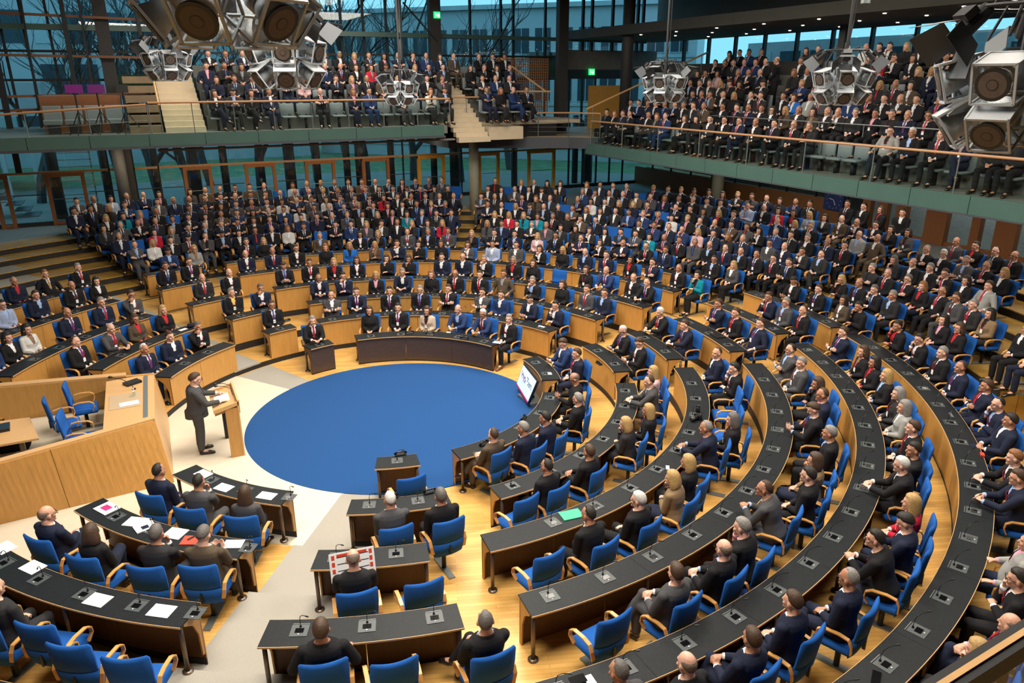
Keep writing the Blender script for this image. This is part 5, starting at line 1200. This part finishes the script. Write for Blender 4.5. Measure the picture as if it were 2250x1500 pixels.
for j in range(7):
    y = -6.0
    while y < 12.9-.35*j:
        y += .60; loc = (14.04+.85*j, y, ZG+.40*j); px, py = proj((loc[0], y, loc[2]+1.25))
        if px < 1300+34*j or (j >= 3 and 1690 < px < 1745): continue
        if any(abs(y-t) < .5 for t in GT[j]): continue
        gseat_m.add(GG, loc, pi/2, GMAP)
        if px > 1800 and rc.random() < .75: continue
        if j == 0 and 1800 < px < 1890: continue
        if rc.random() < .95: mass_person(gal_m, loc, pi/2+.15+rc.uniform(-.15, .15), rand_code())
# far gallery
for j in range(4):
    for i in range(24):
        x = -1.9+.62*i+(j % 2)*.2; loc = (x, VL+.95+.85*j-(.0), ZL+.45*j); px, py = proj((x, loc[1], loc[2]+1.25))
        if 985+4*j < px < 1055-14*j or px > 1160-15*j: continue
        rz = pi+rc.uniform(-.2, .2)
        gseat_m.add(GG, loc, pi, GMAP)
        if j == 0 and (595 < px < 690 or 735 < px < 760 or 830 < px < 850): continue
        if rc.random() < .94: mass_person(gal_m, loc, rz, rand_code())
hall_m.build('seated_crowd', 'dense seated audience in dark suits filling the far raised rows', 'crowd')
seats_m.build('seat_rows', 'rows of blue armchairs under the far audience', 'chairs')
gal_m.build('seated_crowd', 'dense seated audience filling both upper galleries', 'crowd')
gseat_m.build('seat_rows', 'rows of light grey gallery seats', 'chairs')
# standing staff by the side wall and in the gallery aisle
for i, (x, y, z, rz, code, lab) in enumerate(((17.6, 2.95, 1.62, 95, 'mkwkd', 'man in black suit and dark tie standing by the side wall, nearest the clock'), (17.65, 2.3, 1.62, 80, 'mkwnd', 'man in black suit standing by the side wall, second from the clock'),
        (17.6, 1.55, 1.62, 60, 'wkrnb', 'woman in black jacket and red top standing against the side wall'), (17.7, .85, 1.62, 110, 'mkwnd', 'man in dark suit with folded hands standing at the end of the wall group'),
        (17.4, 6.85, 6.42, 40, 'mkkkx', 'dark silhouette of a man standing in the side gallery aisle'))):
    g, su, sh, ti, ha = code; person((x, y, z), radians(rz), g, su, sh, ti, ha, 'N', lab, 'people standing at the side', glasses=False)
# ------------------------------------------------------------------ loudspeaker clusters
M['acrylic'] = glass_mat('clear_acrylic', (0.86, 0.89, 0.91), .02, .2); M['acrylic_edge'] = mat('acrylic_edge', (0.34, 0.36, 0.38), .5); M['cone'] = mat('speaker_cone', (0.07, 0.05, 0.04), .6, var=.3, scale=30); M['rubber'] = mat('rubber_surround', (.008, .008, .008), .5)
M['barn'] = mat('barn_door', (0.035, 0.042, 0.05), .6)
s_ = .14; b = MB(); b.box(-s_, -s_, -s_, s_, s_, s_); CABM = b.mesh('cabinet', M['acrylic'])
b = MB(); e_ = .008
for u in (-1, 1):
    for v in (-1, 1):
        b.box(-s_, u*s_-e_, v*s_-e_, s_, u*s_+e_, v*s_+e_); b.box(u*s_-e_, -s_, v*s_-e_, u*s_+e_, s_, v*s_+e_); b.box(u*s_-e_, v*s_-e_, -s_, u*s_+e_, v*s_+e_, s_)
b.box(-s_, -s_, s_-.012, s_, s_, s_+.004); CABE = b.mesh('cabinet_edges', M['acrylic_edge'])
b = MB(); b.mi = 1; b.cyl((0, s_-.002, 0), (0, s_+.012, 0), .115, 24); b.mi = 0; b.cyl((0, s_+.006, 0), (0, s_+.0125, 0), .092, 24); b.mi = 1; b.cyl((0, s_+.008, 0), (0, s_+.0135, 0), .040, 16); b.mi = 0; b.cyl((0, s_+.01, 0), (0, s_+.0145, 0), .034, 16); CONEM = b.mesh('cone', [M['cone'], M['rubber']], False)
b = MB(); b.cyl((0, -.05, 0), (0, s_-.01, 0), .055, 16, .11); b.cyl((0, -.11, 0), (0, -.04, 0), .07, 16); MAGM = b.mesh('magnet_basket', M['acrylic_edge'], True)
b = MB(); b.tube([(0, -.14, 0), (0, .08, 0)], [.055, .07], 12); b.box(-.075, -.05, .05, .075, .05, .11); LAMPB = b.mesh('lamp_body', M['black_metal'])
def barn_mesh():
    b = MB(); c = .11; o = .24; L = .20; vs = []
    for sx, sy in ((1, 0), (-1, 0), (0, 1), (0, -1)):
        if sx: q = [(sx*c, .1, -c), (sx*c, .1, c), (sx*o, .1+L, c*1.25), (sx*o, .1+L, -c*1.25)]
        else: q = [(-c, .1, sy*c), (c, .1, sy*c), (c*1.25, .1+L, sy*o), (-c*1.25, .1+L, sy*o)]
        b.add(q+[(x+.004*sx, y, z+.004*sy) for x, y, z in q], [(0, 1, 2, 3), (7, 6, 5, 4), (0, 4, 5, 1), (1, 5, 6, 2), (2, 6, 7, 3), (3, 7, 4, 0)])
    return b.mesh('barn_door', M['barn'])
BARN = barn_mesh()
def cluster(px, py, depth, lab, rot=0.0, ztop=12.6, lamps=4, hang=True, sc=.8):
    d = ray(px, py); P = CAM+d*(depth/d.dot(cam_fw)); e = empty('loudspeaker_cluster', P, lab, 'loudspeaker', 'hanging clusters of clear loudspeakers and lamps'); e.scale = (sc,)*3
    for i in range(6):
        az = rot+i*pi/3
        for row, (rr, zz, tilt) in enumerate(((.40, .17, -.30), (.33, -.14, -.62))):
            R = Matrix.Rotation(az, 4, 'Z') @ Matrix.Translation((0, rr, zz)) @ Matrix.Rotation(tilt, 4, 'X')
            c = link('cabinet', CABM, e, local=True); c.matrix_local = R
            for nm, me in (('cabinet_edges', CABE), ('cone', CONEM), ('magnet_basket', MAGM)): link(nm, me, c, local=True)
    for i in range(lamps):
        az = rot+.4+i*2*pi/lamps; R = Matrix.Rotation(az, 4, 'Z') @ Matrix.Translation((0, .46, .55)) @ Matrix.Rotation(-.75, 4, 'X')
        c = link('spotlight', LAMPB, e, local=True); c.matrix_local = R; link('barn_door', BARN, c, local=True)
    b = MB(); b.cyl((0, 0, -.2), (0, 0, .8), .05, 10)
    for i in range(6): t = rot+i*pi/3; b.tube([(0, 0, .65), (-sin(t)*.25, cos(t)*.25, .72), (-sin(t)*.42, cos(t)*.42, .45)], .012, 5)
    b.tube([(cos(2*pi*i/16)*.4, sin(2*pi*i/16)*.4, .66) for i in range(17)], .014, 5)
    link('rig_frame', b.mesh('rig_frame', M['black_metal']), e, local=True)
    if hang:
        b = MB(); b.cyl((0, 0, .8), (0, 0, (ztop-P.z)/sc), .03, 8); b.tube([(.03, 0, .8), (.10, .02, 1.2), (.05, .0, (ztop-P.z)/sc)], .012, 5); link('suspension_pole', b.mesh('suspension_pole', M['black_metal']), e, local=True)
    return e
cluster(368, 145, 14.2, 'hanging loudspeaker cluster above the pale gallery stairs', .1)
cluster(630, 140, 8.4, 'hanging loudspeaker cluster below and behind the largest one', -.25)
cluster(495, -32, 4.4, 'largest hanging loudspeaker cluster with brown cones, nearest the camera', .55, lamps=0, sc=1.0)
cluster(880, 205, 18.0, 'small hanging loudspeaker cluster before the middle of the far gallery', .2)
cluster(1460, 195, 15.6, 'hanging loudspeaker cluster before the round dark column', .15)
cluster(1850, 190, 11.6, 'hanging loudspeaker cluster before the side gallery seats', .35)
cluster(2235, 225, 5.0, 'large loudspeaker cluster at the frame edge before the side gallery', .75, lamps=3, sc=.9)
b = MB(); p = at_x(1865, 0, 9.0); d = ray(1868, 60); P = CAM+d*(11.6/d.dot(cam_fw)); b.box(P.x-.16, P.y-.16, P.z+.6, P.x+.16, P.y+.16, 12.6); tag(b.build('cable_duct', M['black_metal']), 'black cable duct hanging above the loudspeaker cluster before the side gallery', 'duct')
b = MB(); b.cyl((P.x+.26, P.y, P.z+.35), (P.x+.26, P.y, 12.6), .07, 10); tag(b.build('duct_pipe', M['steel']), 'grey pipe beside the black cable duct', 'pipe')
# tripod lamps
for i, (px, w_, m_) in enumerate(((162, .5, (.10, .0, .09)), (211, .5, (.08, .0, .08)), (268, .36, (.01, .01, .01)))):
    q = at_y(px, 195, 13.5); e = empty('tripod_lamp', (q.x, 13.5, ZL), 'flat %s lamp panel on a black tripod, %s from the outer glass' % ('purple' if i < 2 else 'black', ORD[i]), 'lamp', 'tripod lamps on the far gallery')
    b = MB(); b.box(q.x-w_/2, 13.46, 7.1, q.x+w_/2, 13.56, 7.36); b.build('panel', mat('panel_%s' % ('purple' if i < 2 else 'black'), m_, .4, emit=m_ if i < 2 else None, estr=.5), e)
    b = MB(); b.cyl((q.x, 13.5, ZL+.3), (q.x, 13.5, 7.1), .025, 8); b.build('pole', M['black_metal'], e)
    for t in (0, 2.1, 4.2): b = MB(); b.cyl((q.x, 13.5, ZL+.75), (q.x+.5*cos(t+.3), 13.55+.35*sin(t+.3), ZL), .016, 6); b.build('leg', M['black_metal'], e)
# ------------------------------------------------------------------ papers and small things on desks
def on_desk(px, py, k): P = at_z(px, py, H_K[k-1]+.742); return P
def desk_item(px, py, k, name, lab, cat, sx, sy, m, th=.006, group=None, dr=0):
    P = on_desk(px, py, k); a = atan2(P.y-CEN[k-1][1], P.x-CEN[k-1][0]); return flat(name, lab, cat, P, sx, sy, a+pi/2+dr, m, th, group)
for i, (x, y) in enumerate(((447, 1041), (492, 1071), (586, 1089))):
    P = on_desk(x, y, 2); o = desk_item(x, y, 2, 'paper_sheet', 'white printed sheet on the first papers-block desk, %s from the rostrum' % ORD[i], 'paper', .30, .21, M['paper'], group='white sheets on the papers block')
    b = MB(); b.box(-.06, -.012, .006, .06, -.004, .0072); b.box(-.06, .004, .006, .06, .010, .0072); link('print', b.mesh('print', M['steel']), o, local=True)
for i, (x, y) in enumerate(((10, 1203), (72, 1246), (215, 1318), (355, 1342))):
    desk_item(x, y, 4, 'paper_sheet', 'blank white sheet on the long papers-block desk, %s from the outer end' % ORD[i], 'paper', .30, .22, M['paper'], group='blank sheets on the long desk')
RED = mat('red_folder', (.62, .06, .03), .5); MAG = mat('magenta_print', (.45, .02, .16), .5); GRN = mat('green_folder', (.02, .42, .20), .5)
o = desk_item(235, 1117, 3, 'conference_folder', 'white conference folder with magenta print at the desk end by the rostrum', 'folder', .34, .26, M['paper'], .012); b = MB(); b.box(-.10, -.06, .012, .07, .06, .0135); link('print', b.mesh('print', MAG), o, local=True)
desk_item(300, 1147, 3, 'paper_stack', 'fanned white papers beside the conference folder', 'paper', .34, .24, M['paper'], .01, dr=.3)
o = desk_item(318, 1158, 3, 'leaflet', 'white leaflet with dark blue print on the fanned papers', 'leaflet', .22, .28, M['paper'], .014, dr=-.4); b = MB(); b.box(-.03, -.05, .014, .07, .05, .0152); link('print', b.mesh('print', SM['n']), o, local=True)
desk_item(385, 1172, 3, 'paper_stack', 'white note sheets before the grey-haired man', 'paper', .30, .26, M['paper'], .008, dr=.1)
desk_item(418, 1187, 3, 'folder', 'bright red folder with a pen on it', 'folder', .24, .22, RED, .01, dr=.3); P = on_desk(422, 1183, 3); b = MB(); b.bar(P+Vector((-.06, -.03, .015)), P+Vector((.06, .04, .015)), .03, .015); tag(b.build('glasses_case', M['black_plastic']), 'black spectacles case on the red folder', 'case')
desk_item(513, 1195, 3, 'paper_sheet', 'white sheet held by the man in brown at the desk end', 'paper', .28, .2, M['paper'], .006, dr=.2)
desk_item(1255, 1131, 3, 'folder', 'bright green folder on the third desk row', 'folder', .24, .34, GRN, .014, dr=1.35)
desk_item(1467, 1027, 3, 'leaflet', 'small white card with red stripe on the third desk row', 'card', .14, .06, M['paper'], .004, dr=.5)
desk_item(1209, 792, 1, 'smartphone', 'white framed phone on the corner block desk', 'phone', .08, .14, M['paper'], .01) if 0 else desk_item(1208, 821, 1, 'smartphone', 'white framed phone on the front corner desk', 'phone', .13, .09, M['paper'], .01)
desk_item(1093, 752, 1, 'leaflet', 'pale blue leaflet at the end of the dark front desk', 'leaflet', .24, .18, SHIRT['b'][1], .006, dr=.3)
desk_item(700+286, 730, 1, 'paper_sheet', 'small white paper before the man in blue at the dark front desk', 'paper', .12, .08, M['paper'], .005)
desk_item(1190, 718, 2, 'paper_sheet', 'rolled white paper at the end of the second far desk', 'paper', .2, .07, M['paper'], .02)
desk_item(2090, 913, 6, 'pen_case', 'silver case on the outermost desk', 'case', .20, .045, M['steel'], .02)
desk_item(2158, 1000, 6, 'glasses_case', 'dark red case on the outermost desk', 'case', .12, .06, RED, .03) 
desk_item(1925, 1490, 6, 'smartphone', 'black phone lying on the outermost desk near the lower edge', 'phone', .22, .09, M['screen_black'], .012, dr=.4)
desk_item(1270, 1493, 5, 'tablet', 'black tablet on the fifth desk row at the aisle end', 'tablet', .18, .12, M['screen_black'], .01)
desk_item(1297, 1495, 5, 'paper_sheet', 'white sheet beside the black tablet', 'paper', .1, .16, M['paper'], .006)
desk_item(208, 634, 6, 'paper_sheet', 'white programme on the rearmost rostrum block desk', 'paper', .35, .2, M['paper'], .006)
desk_item(402, 724, 3, 'paper_sheet', 'white card before the blond woman on the rostrum block', 'paper', .22, .12, M['paper'], .006)
e = empty('handbag', on_desk(426, 717, 3), 'navy handbag lying at the aisle end of the rostrum block desk', 'bag'); b = MB(); P = on_desk(426, 717, 3); rbox(b, P.x-.17, P.y-.09, P.z, P.x+.17, P.y+.09, P.z+.09, .04); b.build('bag_body', SM['n'], e, True)
desk_item(1577, 738, 4, 'laptop', 'closed black laptop on the corner block desk', 'laptop', .36, .26, M['black_plastic'], .025)
P = on_desk(1533, 905, 3); e = empty('camera_lens', P, 'black camera lens standing on the third desk row', 'lens'); b = MB(); b.cyl(P, P+Vector((0, 0, .13)), .042, 14); b.build('barrel', M['black_plastic'], e, True)
b = MB(); b.cyl(P+Vector((0, 0, .13)), P+Vector((0, 0, .15)), .046, 14); b.build('cap', M['black_metal'], e)
P = on_desk(1535, 920, 3); e = empty('photo_camera', P, 'black photo camera with long lens lying on the third desk row', 'camera'); b = MB(); rbox(b, P.x-.04, P.y-.08, P.z, P.x+.04, P.y+.07, P.z+.11, .02); b.build('camera_body', M['black_plastic'], e); b = MB(); b.cyl(P+Vector((-.03, 0, .05)), P+Vector((-.22, -.04, .05)), .045, 14); b.build('lens', M['black_plastic'], e, True)
# chart held up in the short-desk block
P = at_z(775, 1240, H_K[2]+.98); e = empty('printed_chart', P, 'white chart with red blocks held up by the balding man', 'chart'); e.rotation_euler = (radians(-14), 0, radians(-6))
b = MB(); b.box(-.30, -.003, -.20, .30, .003, .20); link('sheet', b.mesh('sheet', M['paper']), e, local=True)
b = MB()
for i in range(4):
    for j in range(2): b.box(-.27+j*.50, -.006, -.17+i*.095, -.23+j*.5, -.003, -.11+i*.095)
b.box(-.2, -.006, .14, .2, -.003, .18); link('red_blocks', b.mesh('red_blocks', RED), e, local=True)
b = MB()
for i in range(4): b.box(-.2, -.006, -.15+i*.095, .22, -.003, -.142+i*.095)
link('rules', b.mesh('rules', SM['n']), e, local=True)
# headphones (handset rests) on first desks
for i, (x, y, k) in enumerate(((880, 999, 1), (860, 1093, 2), (945, 1082, 2), (697, 741, 1), (630, 706, 2), (1150, 920, 1), (1064, 976, 1), (1230, 790, 1), (1316, 800, 2), (430, 757, 2), (900, 732, 1), (945, 735, 1), (1020, 745, 1))):
    P = on_desk(x, y, k); e = empty('telephone', P, 'black desk telephone handset on %s desk row, %s of those lying around the carpet' % (ORD[k-1], ORD[i]), 'telephone', 'black telephone handsets on the front desks'); a = atan2(P.y, P.x)+pi/2+.2; c_, s2 = cos(a), sin(a)
    b = MB(); rbox(b, -.11, -.05, 0, .11, .05, .03, .012); o = link('base', b.mesh('phone_base', M['black_plastic']), e, local=True); o.rotation_euler.z = a
    b = MB(); b.tube([(-.12, 0, .035), (-.06, 0, .065), (.06, 0, .065), (.12, 0, .035)], [.02, .016, .016, .02], 8); o = link('handset', b.mesh('handset', M['screen_black'], True), e, local=True); o.rotation_euler.z = a
# steel floor tracks, round floor socket
# ------------------------------------------------------------------ handrail of the near gallery, lower right corner
def at_depth(px, py, d): r_ = ray(px, py); return CAM+r_*(d/r_.dot(cam_fw))
A_, B_ = at_depth(1960, 1590, 1.55), at_depth(2360, 1335, 1.75)
e = empty('near_handrail', A_, 'dark handrail with wooden strip crossing the lower right corner', 'handrail')
b = MB(); b.bar(A_, B_, .05, .05); b.build('rail', M['black_metal'], e); b = MB(); b.bar(A_+Vector((0, -.0, .026)), B_+Vector((0, -.0, .026)), .014, .006); b.build('wood_strip', M['oak_light'], e)
dn = Vector((0, 0, -.5)); b = MB(); off = Vector((.0, .0, -.03)); b.add([A_+off, B_+off, B_+off+dn, A_+off+dn], [(0, 1, 2, 3)]); b.add([A_+off+Vector((0.01, 0, 0)), B_+off+Vector((.01, 0, 0)), B_+off+dn+Vector((.01, 0, 0)), A_+off+dn+Vector((.01, 0, 0))], [(3, 2, 1, 0)]); b.build('pane', M['rail_glass'], e)
# ------------------------------------------------------------------ outside
LAWN = mat('lawn', (0.11, 0.20, 0.10), .95, var=.6, scale=1.2); 
b = MB(); b.box(-60, 20.25, 1.2, 70, 90, 1.80); tag(structure('ground', b, LAWN), 'green lawn and leaf litter outside the glass')
b = MB(); b.box(-60, 20.25, 1.7, 70, 22.6, 1.86); structure('path', b, mat('terrace', (.5, .55, .55), .7, var=.2, scale=2), 'pale paved terrace along the glass wall')
BW = mat('white_render', (0.42, 0.48, 0.50), .7, var=.06, scale=1); BG = mat('dark_glazing', (0.04, 0.07, 0.09), .15); BC = mat('grey_concrete', (.40, .46, .48), .8, var=.2, scale=1)
bd = empty('office_building', (24, 34, 1.8), 'long pale office building with rows of dark windows beyond the glass', 'building')
# wing running from near right to far left
W0, W1 = Vector((30, 27, 0)), Vector((9, 48, 0)); dv = (W1-W0).normalized(); nv = Vector((-dv.y, dv.x, 0))
if nv.dot(CAM-W0) < 0: nv = -nv
def wallbox(mb, s0, s1, z0, z1, d0, d1):
    a = W0+dv*s0; c = W0+dv*s1; vs = []
    for z in (z0, z1): vs += [Vector((p.x, p.y, z)) for p in (a+nv*d0, c+nv*d0, c+nv*d1, a+nv*d1)]
    mb.add(vs, [(0, 3, 2, 1), (4, 5, 6, 7), (0, 1, 5, 4), (1, 2, 6, 5), (2, 3, 7, 6), (3, 0, 4, 7)])
L_ = (W1-W0).length
b = MB(); wallbox(b, 0, L_, 1.8, 12.2, -5, 0); b.build('wall', BW, bd); b = MB(); wallbox(b, -.3, L_+.3, 12.2, 12.5, -5.3, .35); b.build('roof', BC, bd)
for z0 in (3.0, 6.0, 9.2):
    b = MB(); wallbox(b, 0, L_, z0-.35, z0-.2, 0, .08); b.build('string_course', BC, bd)
    for i in range(18):
        b = MB(); wallbox(b, .6+i*1.6, 1.75+i*1.6, z0, z0+1.7, -.02, .02); f = b.build('window', BG, bd); b = MB(); wallbox(b, .55+i*1.6, 1.8+i*1.6, z0-.05, z0, 0, .06); wallbox(b, 1.15+i*1.6, 1.2+i*1.6, z0, z0+1.7, 0, .04); b.build('window_frame', BW, f)
bl_ = empty('stair_tower', (-16, 30, 1.8), 'concrete building with outdoor steel stair on the tripod side', 'building')
b = MB(); b.box(-24, 30, 6.0, -8.5, 38, 7.4); b.build('canopy', BC, bl_); b = MB(); b.box(-13.8, 31, 7.4, -10.5, 36, 14); b.build('tower', BW, bl_); b = MB(); b.box(-24, 33, 1.8, -12, 38, 6); b.build('rear_wall', BG, bl_)
for i in range(9): b = MB(); b.box(-20+i*1.3, 30.3, 1.8, -19.8+i*1.3, 30.5, 6); b.build('pillar', BW, bl_)
for i in range(12):
    b = MB(); b.box(-9.5+i*.0-.28*i, 22.6, 1.9+i*.26, -8.9-.28*i, 24.0, 1.94+i*.26); b.build('step', M['steel'], bl_)
b = MB(); b.box(-7.9, 22.8, 1.9, -7.84, 22.9, 5.4); b.box(-6.6, 22.8, 1.9, -6.54, 22.9, 5.4)
for i in range(11): b.box(-7.9, 22.8, 2.1+i*.3, -6.54, 22.86, 2.14+i*.3)
tag(b.build('steel_ladder', mat('pale_steel', (.45, .5, .5), .5)), 'pale steel ladder outside beside the grey column', 'ladder')
fb = empty('distant_block', (-8, 47, 1.8), 'broad grey office block far behind the trees', 'building')
b = MB(); b.box(-34, 46, 1.8, 8, 52, 13.5); b.build('wall', BC, fb)
for i in range(21):
    for j in range(3): b = MB(); b.box(-33.4+i*1.98, 45.95, 3.2+j*3.3, -32.0+i*1.98, 46.02, 5.2+j*3.3); b.build('window', BW if (i*7+j*3) % 5 == 0 else BG, fb)
b = MB(); b.box(-34.3, 45.6, 13.5, 8.3, 52, 13.9); b.build('roof', BW, fb)
rb = empty('side_block', (28, 2, 1.8), 'pale building beyond the side gallery windows', 'building')
b = MB(); b.box(28, -14, 1.8, 34, 20, 9.4); b.build('wall', BC, rb)
for i in range(16): b = MB(); b.box(27.95, -13.4+i*2.1, 6.8, 28.02, -12+i*2.1, 8.9); b.build('window', BG if i % 3 else BW, rb)
# outside posts of the building and bare trees
for i, px in enumerate((120, 235, 345, 430, 497, 577, 640, 700, 765, 795, 862, 955, 1000, 1130, 1262, 1290)):
    q = at_y(px, 400, 21.6); b = MB(); b.cyl((q.x, 21.6, 1.8), (q.x, 21.6, 5.6), .17 if i % 3 else .26, 12); tag(b.build('outdoor_post', M['column_dark'], None, True), 'dark round post of the outdoor colonnade, %s from the tripod side' % ORD[i], 'post', 'dark posts outside the glass')
BARK = mat('bark', (0.06, 0.07, 0.07), .9, var=.3, scale=6)
rt = random.Random(5)
def tree(x, y, h, seed, lab):
    rt.seed(seed); e = empty('bare_tree', (x, y, 1.8), lab, 'tree', 'bare winter trees outside')
    tr, br = MB(), MB()
    def grow(mb, p, d, L, r, lev):
        n = 3; pts = [p]; q = p; dd = d
        for i in range(n):
            dd = (dd+Vector((rt.uniform(-.22, .22), rt.uniform(-.22, .22), rt.uniform(-.05, .18)))).normalized(); q = q+dd*L/n; pts.append(q)
        mb.tube(pts, [r, r*.88, r*.74, r*.6], 6 if lev < 2 else 3)
        if lev >= 5 or r < .006: return
        for c in range(3 if lev < 4 else 2):
            t = rt.uniform(.45, 1); b0 = pts[min(3, int(t*3)+0)] if c else pts[-1]
            nd = (dd+Vector((rt.uniform(-1, 1), rt.uniform(-1, 1), rt.uniform(-.2, .6)))*.85).normalized(); grow(br, b0, nd, L*rt.uniform(.62, .82), r*.56, lev+1)
    grow(tr, Vector((x, y, 1.7)), Vector((rt.uniform(-.1, .1), 0, 1)), h*.38, .24, 0)
    tr.build('trunk', BARK, e); br.build('branches', BARK, e)
for i, (px, y, h) in enumerate(((60, 27, 11), (330, 26, 13), (450, 30, 14), (560, 27, 12), (690, 29, 14), (800, 26, 13), (905, 27, 14), (1010, 25, 11), (760, 38, 15), (250, 34, 13), (1120, 30, 10), (400, 24.5, 10))):
    q = at_y(px, 300, y); tree(q.x, y, h, 40+i, 'bare tree outside the facade, %s planted from the left' % ORD[i] if 0 else 'leafless winter tree outside the facade, %s planted' % ORD[i])
b = MB(); b.box(-5.2, 21.0, 6.9, 8.5, 21.05, 7.7); tag(b.build('banner', mat('green_banner', (.02, .10, .04), .8)), 'dark green panel outside behind the last far gallery row', 'panel')
